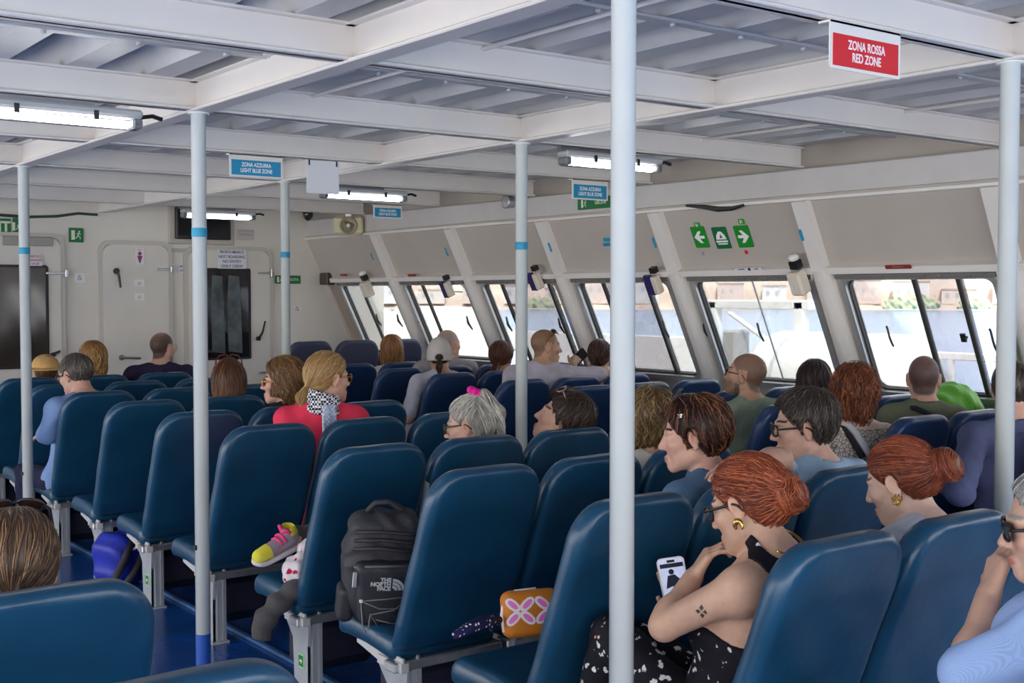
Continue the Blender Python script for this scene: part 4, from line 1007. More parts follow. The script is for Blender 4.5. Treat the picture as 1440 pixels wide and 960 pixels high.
def hand_prims(pr, wrist, fdir, palm, side, curl, sc=1.0, spread=.12, tagname='hand', thumb=.5):
    """palm and five fingers; fdir = direction of the fingers, palm = direction the palm faces, side +1 right hand / -1 left"""
    f = np.array(fdir, float); f /= np.linalg.norm(f); n = np.array(palm, float); n -= f * (n @ f); n /= np.linalg.norm(n)
    s = np.cross(n, f) * side * 1.0                                           # towards the thumb
    W0 = np.array(wrist, float)
    offs = [.027, .009, -.010, -.027]; lens = [(.040, .024, .019), (.044, .027, .020), (.041, .025, .020), (.032, .019, .017)]; rad = [.0088, .0092, .0088, .0078]
    tips = []
    for i in range(4):
        kn = W0 + f * (.086 - .006 * abs(i - 1)) * sc + s * offs[i] * sc
        pr.cone(W0 + f * .012 * sc + s * offs[i] * .55 * sc, kn, .0145 * sc, .0115 * sc, .012, tagname)
        d = f + s * spread * (1.2 - i * .8); d /= np.linalg.norm(d); p = kn; c = curl[i] if hasattr(curl, '__len__') else curl; ang = 0
        for j, l in enumerate(lens[i]):
            ang += c * (.9, 1.1, .7)[j]; dd = d * cos(ang) + n * sin(ang); q = p + dd * l * sc
            pr.cone(p, q, rad[i] * sc * (1, .93, .86)[j], rad[i] * sc * (.93, .86, .74)[j], .004, tagname); p = q
        tips.append(p)
    p = W0 + f * .022 * sc + s * .022 * sc + n * .006
    for j, (l, r0, r1) in enumerate(((.040, .0145, .0115), (.032, .0105, .0095), (.026, .0095, .0078))):
        d = f * (.62 + .16 * j) + s * (.75 - .28 * j) + n * thumb * (.5 + .25 * j); d /= np.linalg.norm(d); q = p + d * l * sc; pr.cone(p, q, r0 * sc, r1 * sc, .008 if j == 0 else .004, tagname); p = q
    return tips
def glasses(parent, M, sun=False, frame=None, shape='round', lens=None, on=0.0, sc=1.0, rise=.0):
    """spectacles in the head frame; 'on' tilts them up onto the hair"""
    Rg = rotx(radians(on)); off = np.array([0, 0, 0.0])
    def T(p):
        p = np.array(p, float) * sc
        q = Rg @ p
        if on: q = q + np.array([0, -.016 + rise * .2, .042 + rise])
        return M[:3, :3] @ q + M[:3, 3]
    fm = frame or BLACK; b = MB(); w, h = (.026, .019) if shape != 'aviator' else (.029, .024)
    r = .0022 if shape == 'thin' else .0034
    lensb = MB()
    for s in (-1, 1):
        P = []
        for k in range(17):
            a = 2 * pi * k / 16; e = 2 / 3.2; cx = w * abs(cos(a)) ** e * np.sign(cos(a)); cz = h * abs(sin(a)) ** e * np.sign(sin(a))
            P.append(T((s * .0335 + cx, .1035 - .010 * ((s * .0335 + cx) / .06) ** 2, .000 + cz)))
        b.tube(P, r, 6, cap=False)
        c = np.mean(P[:-1], 0); base = len(lensb.v); lensb.add(P[:-1] , [tuple(range(16))])
        b.tube([T((s * .0595, .0935, .006)), T((s * .072, .080, .007)), T((s * .080, .0, .006)), T((s * .081, -.012, .000)), T((s * .080, -.026, -.018))], [r * 1.1, r * 1.2, r * 1.1, r, r * .9], 6)
    b.tube([T((-.010, .103, .003)), T((0, .106, .006)), T((.010, .103, .003))], r * .9, 6)
    o = b.build('glasses', fm, parent, True)
    lensb.build('lens', lens or (MATS.get('sun_lens') or nmat('sun_lens', s2l(50, 34, 24), .06, spec=.9) if sun else glassmat('spectacle_lens', (.95, .96, .96), .05, .01)), o)
    return o

PIDX = [0]
def person(label, H, seat_y, yaw=0, pitch=0, roll=0, S=None, skin=(.62, .40, .29), body_yaw=0, shirt=None, sleeve=.75, neck='crew', pants=None, fine=.006, coarse=.014, nstr=350,
           hip=None, elbows=None, wrists=None, hands=None, hscale=1.0, female=False, tank=None, extra=None, sh_w=None, slouch=0, seed=None, longsleeve=None, sh_drop=.045, legs=True, knee_w=.10, leg_pts=None, no_shoes=False, arm_r=None):
    """one seated person: one continuous body mesh with head, hands and legs, hair and clothes as children"""
    PIDX[0] += 1; rng = np.random.default_rng(seed or PIDX[0] * 7 + 1); S = dict(S); S.setdefault('fem', 1 if female else 0)
    Rh = head_R(yaw, pitch, roll); Rt = rotz(-radians(body_yaw)); H = np.array(H, float); hs = hscale
    hip = np.array(hip if hip is not None else (H[0], seat_y + .37, .45), float)
    hip[1] = max(hip[1], seat_y + .45)
    root = empty('person', label, 'person', None, (hip[0], hip[1], 0.0)); O = np.array([hip[0], hip[1], 0.0])
    H = H - O; hip = hip - O; pr = Prims()
    Rn = head_R(yaw * .5 + body_yaw * .5, pitch * .45, roll * .4)
    piv = H + Rh @ np.array([0, -.022, -.060]) * hs; N = piv + Rn @ np.array([0, -.030, -.095])
    w = sh_w or (.150 if female else .178)
    chest = N + (hip - N) * .36; chest[1] += .005; belly = N + (hip - N) * .72
    up = (N - hip) / np.linalg.norm(N - hip)
    pr.cone(piv, N + np.array([0, 0, -.01]), .050 if female else .058, .055 if female else .064, .02, 'neck')
    SHL = []
    for s in (-1, 1): SHL.append(N + Rt @ np.array([s * w, .0, -sh_drop]) )
    pr.cone(SHL[0] * .72 + SHL[1] * .28 + np.array([0, 0, -.03]), SHL[1] * .72 + SHL[0] * .28 + np.array([0, 0, -.03]), .062, .062, .05, 'torso')
    pr.ell(chest, (w * .92, .108 if female else .115, .17), .06, 'torso', Rt)
    if female:
        for s in (-1, 1): pr.ell(chest + Rt @ np.array([s * .07, .085, -.03]), (.062, .055, .06), .04, 'torso', Rt)
    pr.ell(belly, (w * .82, .11, .15), .06, 'torso', Rt); pr.ell(hip, (.175, .13, .12), .07, 'hips', Rt)
    for s, sh in ((-1, SHL[0]), (1, SHL[1])):
        pr.cone(N + np.array([0, 0, .02]) + Rt @ np.array([s * .03, -.01, 0]), sh + Rt @ np.array([-s * .02, 0, .01]), .036, .042, .04, 'torso')
        pr.cone(sh, sh + np.array([0, 0, -.02]), .050 if female else .056, .05, .035, 'torso')
    # arms
    W_ = []
    for i, s in ((0, -1), (1, 1)):
        sh = SHL[i]
        el = np.array(elbows[i]) - O if elbows and elbows[i] is not None else sh + Rt @ np.array([s * .045, .07, -.245])
        wr = np.array(wrists[i]) - O if wrists and wrists[i] is not None else el + Rt @ np.array([-s * .09, .20, -.01])
        ra = arm_r or (.043 if female else .050); sl = sleeve if longsleeve is None or longsleeve[i] is None else longsleeve[i]
        me = sh + (el - sh) * min(sl, 1.0)
        pr.cone(sh, el, ra, ra * .80, .03, 'arm'); pr.cone(el, wr, ra * .80, ra * .55, .012, 'arm'); pr.ell(el + (wr - el) * .25, (ra * .85,) * 3, .03, 'arm')
        S.setdefault('_sl', []).append((sh, me, ra, el, wr, sl)); W_.append((el, wr))
    hb = []
    for i, s in ((0, -1), (1, 1)):
        el, wr = W_[i]; hd = hands[i] if hands and hands[i] is not None else dict(f=wr - el, n=np.array([-s * .3, 0, -1.0]), curl=.25)
        hand_prims(pr, wr, hd['f'], hd['n'], s, hd.get('curl', .3), sc=.95 if female else 1.05, spread=hd.get('spread', .1), thumb=hd.get('thumb', .5))
        if hands and hands[i] is not None: hb.append(wr + np.array(hd['f']) / np.linalg.norm(hd['f']) * .07)
    # legs
    if legs:
        for s in (-1, 1):
            hj = hip + Rt @ np.array([s * .085, .02, -.02]); kn = hip + Rt @ np.array([s * knee_w, .39, .02]); an = np.array([kn[0] + s * .01, kn[1] + .0, .09]); kn[2] = .44
            toe = None
            if leg_pts: kn, an, toe = [np.array(q_) - O for q_ in leg_pts[0 if s < 0 else 1]]
            pr.cone(hj, kn, .082, .056, .04, 'leg'); pr.cone(kn, an, .054, .036, .02, 'leg'); pr.cone(an + (np.array([0, -.02, -.045]) if toe is None else (toe - an) * .05), an + np.array([s * .02, .14, -.055]) if toe is None else toe, .034 * (.72 if no_shoes else 1), .030 * (.72 if no_shoes else 1), .02, 'foot')
    lo, hi = pr.bounds(); lo = np.minimum(lo, H - .17) - .02; hi = np.maximum(hi, H + .17) + .02
    g = []
    for a in range(3):
        fn = [(H[a] - .125 * hs, H[a] + .135 * hs, fine)] + [(q[a] - .095, q[a] + .095, fine * .9) for q in hb]
        g.append(axis(lo[a], hi[a], coarse, fn))
    f = pr.field(g)
    sl = tuple(slice(int(np.searchsorted(g[i], H[i] - .155)), int(np.searchsorted(g[i], H[i] + .155))) for i in range(3))
    Ph = ((gridpts(*[g[i][sl[i]] for i in range(3)]) - H.astype(np.float32)) @ Rh.astype(np.float32)) / hs
    hd = head_sdf(Ph.astype(np.float32), S) * hs
    f[sl] = smin(f[sl], hd.astype(np.float32), .022)
    V, Q = snets(f, *g)
    lp = ((V - H) @ Rh) / hs; inh = (np.linalg.norm(lp, axis=1) < .165) & (lp[:, 2] > -.128)
    col = np.tile(np.array(skin, np.float32), (len(V), 1)); col[inh] = head_cols(lp[inh], S, skin)
    if legs and pants is None:
        pass
    body = link('body', np_mesh('body', V, Q, SKIN, col), root)
    # hair
    if S.get('style'):
        hv, hq, hc = build_hair(S, S.get('step', max(fine * .8, .0045)), nstr, rng)
        ho = link('hair', np_mesh('hair', (hv * hs) @ Rh.T + H, hq, HAIRM, hc), root)
    # clothes
    def cloth(name, tags, inf, mat, extra_fn=None, fold=.004, cc=None, base=None, bnd=None):
        c = cc or min(coarse, .011); l, h = pr.bounds(tags) if base is None else bnd
        if name == 'shirt':
            for (sh, me, ra_, el, wr, sl_) in S['_sl']:
                e2 = me if sl_ <= 1 else el + (wr - el) * (sl_ - 1.0)
                for q_ in ((me, e2, el) if sl_ > 1 else (me,)): l = np.minimum(l, q_ - ra_ - .01); h = np.maximum(h, q_ + ra_ + .01)
        l = l - .04; h = h + .04; gg = [np.arange(l[i], h[i], c, dtype=np.float32) for i in range(3)]
        ff = pr.field(gg, tags, inf) if base is None else np.full([len(a) for a in gg], .25, np.float32)
        P = gridpts(*gg)
        if extra_fn: ff = extra_fn(ff, P)
        x, y, z = P[..., 0], P[..., 1], P[..., 2]; ps = rng.random(6) * 6
        ff = ff + fold * (np.sin(x * 38 + y * 30 + z * 22 + ps[0] + 2 * np.sin(z * 17 + ps[1])) * .5 + np.sin(z * 47 - x * 33 + y * 18 + ps[2] + 2 * np.sin(x * 15 + ps[3])) * .5)
        vv, qq = snets(ff.astype(np.float32), *gg)
        return link(name, np_mesh(name, vv, qq, mat), root) if len(vv) else None
    if shirt is not None:
        smat = shirt
        def fn(ff, P):
            for (sh, me, ra, el, wr, sl_) in S['_sl']:
                if tank is not None: continue
                ff = smin(ff, sd_cone(P, sh, me, ra + .010, ra * .90 + .014), .03)
                if sl_ > 1.0: ff = smin(ff, sd_cone(P, el, el + (wr - el) * (sl_ - 1.0), ra * .8 + .017, ra * .62 + .016), .02)
            ff = smin(ff, sd_cone(P, N - up * .05, N + up * .0, (.066 if female else .074), (.066 if female else .074)), .03)
            if tank is not None:
                ff = smax(ff, (P @ up.astype(np.float32)) - float((N + np.array([0, 0, -tank])) @ up), .01)
            else:
                ff = smax(ff, -sd_cone(P, N + up * .030 + np.array([0, .016, .0]), N + up * .14, .054 if female else .060, .10), .010)
            if neck == 'collar':
                M = np.stack([Rt[:, 0], np.cross(up, Rt[:, 0]), up], 1); q = P - (N + up * .028 + np.array([0, .004, 0])).astype(np.float32); q = q @ M.astype(np.float32)
                rr = np.sqrt(q[..., 0] ** 2 + (q[..., 1] * .92) ** 2); col_ = np.abs(rr - (.070 if not female else .063) - .012 * np.clip(-q[..., 2] / .03, -1, 1)) - .006; col_ = smax(col_, np.abs(q[..., 2]) - .026, .006)
                ff = smin(ff, col_, .008)
            return ff
        cloth('shirt', ('torso', 'hips'), .010, smat, fn)
    if legs: cloth('trousers', ('hips', 'leg'), .005, pants or clothmat('dark_trousers', s2l(40, 42, 54)), None, .005, cc=.016)
    if legs and not no_shoes:
        cloth('shoes', ('foot',), .010, MATS.get('dark_shoe') or nmat('dark_shoe', s2l(50, 48, 48), .5), None, .001, cc=.013)
    M = np.eye(4); M[:3, :3] = Rh * hs; M[:3, 3] = H
    ctx = dict(root=root, M=M, H=H, N=N, O=O, Rt=Rt, Rh=Rh, up=up, SHL=SHL, pr=pr, cloth=cloth, hip=hip, W=W_, rng=rng, body=body)
    if extra: extra(ctx)
    return ctx

# ================================================================== THE PASSENGERS
def hp(x, y, Y): return at(x, y, 1, Y)
FAIR, TAN, ROSY, PALE, OLIVE = (.60, .38, .28), (.50, .29, .19), (.62, .36, .27), (.68, .46, .36), (.46, .28, .18)
def hat_shape(ctx, kind):
    H, Rh = ctx['H'], ctx['Rh']
    def fn(ff, P):
        q = ((P - H.astype(np.float32)) @ Rh.astype(np.float32))
        if kind == 'straw':
            dome = smax(sd_ell(q, (0, -.012, .045), (.095, .114, .090)), .02 - q[..., 2], .008)
            brim = smax(sd_ell(q, (0, -.005, .038), (.165, .180, .05)), np.abs(q[..., 2] - .036 + .25 * (q[..., 0] ** 2 + q[..., 1] ** 2)) - .006, .004)
            return smin(dome, brim, .012)
        dome = smax(sd_ell(q, (0, -.016, .002), (.093, .118, .138)), -.045 - q[..., 2] + .75 * np.clip(q[..., 1] + .04, 0, .12), .006)
        gap = sd_ell(q, (0, -.125, -.026), (.030, .05, .028)); dome = smax(dome, -gap, .004)
        brim = smax(sd_ell(q, (0, .085, .02), (.078, .085, .03)), np.abs(q[..., 2] - .022 + 3 * q[..., 0] ** 2) - .004, .003); brim = smax(brim, .05 - q[..., 1], .004)
        return np.minimum(dome, brim)
    return fn
def fine_part(ctx, name, fn, lo, hi, step, mat, parent=None, fold=0):
    g = [np.arange(lo[i], hi[i], step, dtype=np.float32) for i in range(3)]
    V, Q = snets(fn(np.full([len(a) for a in g], .25, np.float32), gridpts(*g)).astype(np.float32), *g)
    return link(name, np_mesh(name, V, Q, mat), parent or ctx['root'])
def hpt(ctx, p): return ctx['M'][:3, :3] @ np.array(p, float) + ctx['M'][:3, 3]

STRAW = nmat('straw', s2l(205, 165, 105), .8, noise=.15, nscale=30, bump=.6, bscale=120)
# 1 straw hat by the end wall
def x1(c): fine_part(c, 'straw_hat', hat_shape(c, 'straw'), c['H'] + [-.2, -.22, -.05], c['H'] + [.2, .22, .17], .007, STRAW)
person('person in a straw hat mostly hidden behind the seats by the end wall', hp(64, 524, 8.95), 8.55, yaw=15, S=dict(style='short', hair=s2l(110, 70, 40), thick=.003), skin=FAIR, shirt=clothmat('white_tee', s2l(220, 218, 215)), fine=.009, coarse=.018, nstr=150, female=True, extra=x1)
# 2 blue striped shirt, by the aisle
def x2(c): glasses(c['root'], c['M'])
person('man with grey-brown hair in a blue striped shirt, head bowed, by the aisle', hp(106, 527, 7.40), 7.09, yaw=-30, pitch=14, S=dict(style='short', hair=s2l(82, 74, 68), hair2=s2l(140, 132, 124), thick=.011, ears_out=1, lock=.045, streak=.4, nape=-.06), skin=ROSY, body_yaw=-12,
       shirt=clothmat('blue_stripe_shirt', s2l(118, 150, 200), 'stripe', s2l(136, 165, 210), 110), sleeve=1.0, neck='collar', fine=.007, coarse=.014, nstr=500, extra=x2, hip=(2.27, 7.46, .44), elbows=[at(66, 610, 1, 7.38), None], longsleeve=[1.25, 1.2], pants=clothmat('navy_trousers', s2l(36, 40, 66)))
# 3 blonde waves
person('woman with wavy golden blonde hair, sitting beside the straw hat', hp(131, 505, 9.0), 8.55, yaw=20, S=dict(style='bob', hair=s2l(150, 108, 62), hair2=s2l(205, 165, 105), thick=.024, wave=.6, lock=.16, streak=.5, len=-.20, rad=.0024), skin=FAIR, shirt=clothmat('white_tee', s2l(220, 218, 215)), fine=.009, coarse=.018, nstr=500, female=True)
# 4 navy tee
def x4(c):
    glasses(c['root'], c['M'], shape='thin', frame=ALU)
    p = c['N'] + c['Rt'] @ np.array([.02, -.112, -.058]); t = text('OIO', .05, LTEXT, c['root'], (0, 0, 0), 'shirt_print', bold=.003); t.matrix_basis = Matrix(frame_of(p, (cos(radians(15)), -sin(radians(15)), 0), (-.2, -.9, .35)).tolist())
person('man with receding dark hair in a navy tee, before the grey lavatory door', hp(229, 489, 9.0), 8.55, yaw=62, pitch=0, S=dict(style=None, buzz=.92, bald=.7, hair=s2l(58, 46, 42), beard=.25), skin=ROSY, body_yaw=15, shirt=clothmat('navy_tee', s2l(48, 42, 72)), fine=.008, coarse=.014, nstr=0, extra=x4, sh_w=.20)
# 5 long straight hair, sunglasses up
def x5(c): glasses(c['root'], c['M'], sun=True, on=48, rise=.012, frame=nmat('red_brown_frame', s2l(110, 40, 40), .3))
person('woman with long straight brown hair and sunglasses pushed up', hp(322, 533, 6.7), 6.32, yaw=24, S=dict(style='long', hair=s2l(92, 58, 38), hair2=s2l(150, 100, 62), thick=.012, wave=.04, lock=.26, len=-.30, lw=.085, seg=14, tip=s2l(160, 110, 70)), skin=FAIR, shirt=clothmat('black_top', s2l(35, 33, 38)), fine=.007, coarse=.016, nstr=700, female=True, extra=x5, elbows=[None, None])
# 6 tortoiseshell sunglasses, profile
TORT = nmat('tortoiseshell', s2l(190, 140, 80), .25, noise=.5, nscale=60)
def x6(c): glasses(c['root'], c['M'], sun=True, frame=TORT)
person('woman in profile with tortoiseshell sunglasses and swept brown hair', hp(397, 536, 5.9), 5.57, yaw=-52, pitch=2, S=dict(style='bob', hair=s2l(112, 80, 48), hair2=s2l(165, 125, 80), thick=.022, wave=.5, lock=.15, len=-.13, sweep=(0, -.12, .05), streak=.4), skin=ROSY, shirt=clothmat('black_top', s2l(35, 33, 38)), fine=.0055, coarse=.015, nstr=700, female=True, extra=x6)
# 7 pink cardigan with scarf
HOUND = clothmat('houndstooth', s2l(235, 236, 240), 'houndstooth', s2l(40, 42, 60), 88)
SCARFB = clothmat('scarf_blue', s2l(165, 185, 220), 'check', s2l(215, 222, 235), 90)
def x7(c):
    glasses(c['root'], c['M'], sun=True, shape='thin', frame=nmat('gold_frame', s2l(200, 160, 90), .25, .9))
    N, up = c['N'], c['up']; T_ = np.stack([c['Rt'][:, 0], np.cross(up, c['Rt'][:, 0]), up], 1)
    def fn(ff, P):
        q = (P - (N + up * .045).astype(np.float32)) @ T_.astype(np.float32); rr = np.sqrt(q[..., 0] ** 2 + q[..., 1] ** 2)
        d = np.abs(rr - .072 + .14 * q[..., 2]) - .014; d = smax(d, np.abs(q[..., 2]) - .052, .015)
        return d + .004 * np.sin(q[..., 2] * 120 + q[..., 0] * 40)
    fine_part(c, 'scarf', fn, N + [-.14, -.14, -.06], N + [.14, .14, .16], .006, HOUND)
    a = N + c['Rt'] @ np.array([.015, -.10, .01])
    fine_part(c, 'scarf_tail', lambda ff, P: sd_box((P - a.astype(np.float32)) @ rotx(radians(-8)).astype(np.float32), (.01, -.012, -.10), (.036, .010, .125), .009) + .003 * np.sin(P[..., 0] * 160 + P[..., 2] * 22), a + [-.09, -.09, -.28], a + [.09, .07, .06], .006, SCARFB)
person('blonde woman with a low ponytail in a pink cardigan and houndstooth scarf', hp(462, 531, 5.2), 4.81, yaw=88, pitch=2, S=dict(style='pony', hair=s2l(170, 132, 84), hair2=s2l(214, 180, 128), thick=.012, ears_out=1, bun=(0, -.112, -.052), bunr=.026, tail=(0, -.135, -.135), streak=.45, lock=.16, wave=.03), skin=ROSY, body_yaw=25,
       shirt=clothmat('pink_cardigan', s2l(232, 62, 92)), sleeve=1.0, longsleeve=[1.9, 1.9], fine=.0055, coarse=.013, nstr=900, female=True, extra=x7, hip=(2.66, 5.2, .44), elbows=[at(420, 655, 1, 5.06), None], wrists=[at(415, 705, 1, 5.18), None], sh_w=.165)
# 8 light-brown bob far away
person('woman with light-brown shoulder hair by the far window', hp(551, 492, 8.9), 8.55, yaw=30, S=dict(style='bob', hair=s2l(140, 95, 55), hair2=s2l(190, 140, 85), thick=.02, wave=.35, lock=.15, len=-.19, streak=.5), skin=FAIR, shirt=clothmat('white_tee', s2l(220, 218, 215)), fine=.009, coarse=.018, nstr=500, female=True)
# 9 older man
person('older man with short white-grey hair and a grey shirt by the window', hp(631, 484, 8.25), 7.82, yaw=85, S=dict(style=None, buzz=.8, bald=.5, hair=s2l(150, 140, 135)), skin=ROSY, body_yaw=15, shirt=clothmat('grey_shirt', s2l(152, 150, 150)), fine=.008, coarse=.015, nstr=0, sh_w=.21)
# 10 white cap
CAPM = clothmat('cap_cloth', s2l(196, 190, 186))
def x10(c):
    fine_part(c, 'cap', hat_shape(c, 'cap'), c['H'] + [-.2, -.2, -.08], c['H'] + [.2, .2, .17], .006, CAPM)
    MB().tube([hpt(c, (-.03, -.112, -.042)), hpt(c, (0, -.120, -.044)), hpt(c, (.03, -.112, -.042))], .006, 6).build('cap_strap', CAPM, c['root'])
person('person in a pale baseball cap with a dark ponytail and a pale tee', hp(618, 500, 7.42), 7.12, yaw=34, pitch=8, S=dict(style='pony', hair=s2l(62, 40, 28), thick=.006, ears_out=1, bun=(0, -.105, -.03), bunr=.022, tail=(0, -.11, -.15), wave=.1, lock=.08), skin=TAN, body_yaw=10,
       shirt=clothmat('lavender_grey_tee', s2l(182, 182, 196)), sleeve=.85, fine=.007, coarse=.014, nstr=350, hip=(4.72, 7.5, .44), elbows=[at(573, 588, 1, 7.36), None], extra=x10, sh_w=.175)
# 11 brunette with phone
def x11(c): pass
person('woman with reddish-brown hair looking at a glowing phone by the window', hp(705, 503, 7.50), 7.12, yaw=55, pitch=12, S=dict(style='pony', hair=s2l(88, 50, 36), hair2=s2l(135, 82, 55), thick=.016, bun=(0, -.10, -.07), bunr=.034, tail=(-.02, -.10, -.19), streak=.4, lock=.12), skin=TAN, shirt=clothmat('black_top', s2l(35, 33, 38)), tank=.05, fine=.008, coarse=.016, nstr=450, female=True)
# 12 man with raised sunglasses
def x12(c): glasses(c['root'], c['M'], sun=True, on=40, lens=nmat('blue_mirror_lens', s2l(70, 130, 170), .08, .6), frame=nmat('yellow_black_frame', s2l(120, 95, 30), .4))
person('man in profile with raised sunglasses, arm stretched along the seat backs', hp(768, 487, 6.62), 6.28, yaw=112, pitch=3, S=dict(style=None, buzz=.72, bald=.2, hair=s2l(110, 82, 60)), skin=TAN, body_yaw=22, shirt=clothmat('lilac_grey_tee', s2l(186, 180, 194)), sleeve=.95, fine=.006, coarse=.013, nstr=0, extra=x12, sh_w=.20,
       elbows=[None, at(845, 527, 1, 6.42)], wrists=[None, at(893, 533, 1, 6.38)], hip=(5.05, 6.68, .46))
# 13 girl with slick hair
def x13(c):
    MB().box(hpt(c, (-.03, -.112, .02)), (.012, .012, .028), ch=.004).build('hair_clip', WPLAS, c['root'])
person('girl with slicked-back dark hair, pale clip and bare shoulders by the window', hp(843, 500, 6.72), 6.28, yaw=46, pitch=0, S=dict(style='clip', hair=s2l(66, 44, 36), hair2=s2l(110, 78, 60), thick=.007, ears_out=1, bun=(0, -.10, -.05), bunr=.022, streak=.3, lock=.12, nape=-.08), skin=OLIVE, tank=.09, shirt=clothmat('black_top', s2l(35, 33, 38)), fine=.007, coarse=.014, nstr=500, female=True,
       elbows=[at(812, 540, 1, 6.82), None], wrists=[at(806, 512, 1, 6.9), None], hands=[dict(f=(.5, .2, .4), n=(.5, .5, 0), curl=.7), None], hip=(5.5, 6.72, .44))
# 15 silver hair with pink scrunchie
SCR = nmat('magenta_cloth', s2l(225, 25, 150), .8, noise=.2, nscale=40)
PATF = nmat('patterned_frame', s2l(60, 60, 50), .35, noise=.9, nscale=220)
def x15(c):
    glasses(c['root'], c['M'], frame=PATF, shape='round', sc=1.02)
    p = hpt(c, (0, -.050, .138)); R_ = c['Rh'] @ rotx(radians(35))
    fine_part(c, 'scrunchie', lambda ff, P: sd_torus(P, p, .021, .0150, R_) + .004 * np.sin(np.arctan2((P[..., 1] - p[1]), (P[..., 0] - p[0])) * 9), p - .06, p + .06, .0042, SCR)
person('grey-haired woman with a magenta scrunchie and patterned glasses', hp(660, 598, 4.28), 3.90, yaw=-42, pitch=10, roll=4, S=dict(style='pony', hair=s2l(160, 156, 150), hair2=s2l(228, 224, 214), thick=.014, ears_out=1, bun=(0, -.082, .122), bunr=.034, tail=(0, -.132, -.055), streak=.55, lock=.13, wave=.12, rad=.0013), skin=ROSY, shirt=clothmat('grey_green_top', s2l(120, 125, 125)), fine=.005, coarse=.015, nstr=1300, female=True, extra=x15)
# 16 head tipped back
def x16(c): glasses(c['root'], c['M'], on=46, rise=.012, frame=nmat('grey_frame', s2l(150, 125, 125), .35))
person('man with wavy dark hair, head tipped back on the seat, glasses pushed up', hp(790, 590, 4.12), 3.90, yaw=-48, pitch=-24, S=dict(style='short', hair=s2l(58, 42, 36), hair2=s2l(105, 78, 64), thick=.028, wave=.7, wfreq=1.1, lock=.08, streak=.3, nape=-.10, puff=.005, lift=.003), skin=ROSY, shirt=clothmat('pale_check_shirt', s2l(180, 175, 180), 'check', s2l(120, 90, 100), 70), neck='collar', fine=.0055, coarse=.015, nstr=900, extra=x16, hip=(3.22, 4.3, .44))
# 17 wavy dark blonde
person('woman with wavy dark-blonde bob and cream top behind the thick pole', hp(917, 590, 3.56), 3.185, yaw=40, S=dict(style='bob', hair=s2l(98, 76, 46), hair2=s2l(165, 136, 92), thick=.024, wave=.9, wfreq=1.0, lock=.12, len=-.14, streak=.45, lift=.003), skin=ROSY, body_yaw=5, shirt=clothmat('cream_tee', s2l(222, 216, 200)), fine=.005, coarse=.013, nstr=1000, female=True, sh_w=.17)
# 18 denim jacket
DENIM = clothmat('denim', s2l(82, 112, 144), 'check', s2l(98, 128, 158), 260)
def x18(c): 
    o = glasses(c['root'], c['M'], sun=True, on=58, rise=.016, frame=nmat('purple_black_frame', s2l(45, 25, 40), .3), shape='thin'); p = hpt(c, (-.078, .03, .075)); MB().box(p, (.006, .02, .012), c['Rh']).build('frame_jewel', ALU, c['root'])
person('woman in profile with short dark highlighted hair and a denim jacket', hp(975, 612, 2.83), 2.455, yaw=-42, pitch=6, S=dict(style='short', hair=s2l(52, 30, 26), hair2=s2l(138, 86, 50), thick=.020, wave=.35, lock=.10, streak=.30, nape=-.115, ears_out=1, sweep=(0, -.05, .0), rad=.0013, lift=.0035, hl=-.004), skin=ROSY, shirt=DENIM, sleeve=1.0, longsleeve=[1.9, 1.9], neck='collar', fine=.0045, coarse=.012, nstr=1800, female=True, extra=x18, body_yaw=-8, sh_w=.165)
# 19 black glasses
def x19(c): glasses(c['root'], c['M'], sc=1.04)
person('man with thick dark hair and black rectangular glasses, arm over the seat', hp(1128, 600, 2.86), 2.455, yaw=-50, pitch=6, S=dict(style='short', hair=s2l(62, 52, 46), hair2=s2l(112, 102, 96), thick=.022, ears_out=1, wave=.5, lock=.06, streak=.22, nape=-.072, puff=.006, rad=.0013, lift=.003), skin=ROSY, body_yaw=8, shirt=clothmat('pale_blue_polo', s2l(160, 185, 205)), neck='collar', sleeve=.6, fine=.0045, coarse=.012, nstr=1600, extra=x19,
       elbows=[at(1098, 646, 1, 2.66), None], wrists=[at(1040, 655, 1, 2.60), None], hip=(3.42, 2.86, .44))
# 20 sage tee
def x20(c): glasses(c['root'], c['M'], shape='thin')
person('man in a sage green tee with cropped hair and glasses, looking up', hp(1048, 527, 4.45), 4.05, yaw=-26, pitch=-9, S=dict(style=None, buzz=.72, bald=.35, hair=s2l(88, 68, 58), beard=.55), skin=TAN, body_yaw=8, shirt=clothmat('sage_tee', s2l(136, 152, 134)), fine=.0055, coarse=.013, nstr=0, extra=x20, sh_w=.185, hip=(4.95, 4.45, .46))
# 21 dark hair by window
person('woman with dark brown cropped hair and a white collar by the window', hp(1146, 537, 4.45), 4.05, yaw=62, S=dict(style='bob', hair=s2l(52, 36, 40), hair2=s2l(100, 70, 55), thick=.016, lock=.11, len=-.10, streak=.2, wave=.1), skin=TAN, shirt=clothmat('white_lace', s2l(225, 222, 222), 'dots', s2l(150, 150, 160), 90), fine=.0055, coarse=.014, nstr=900, female=True)
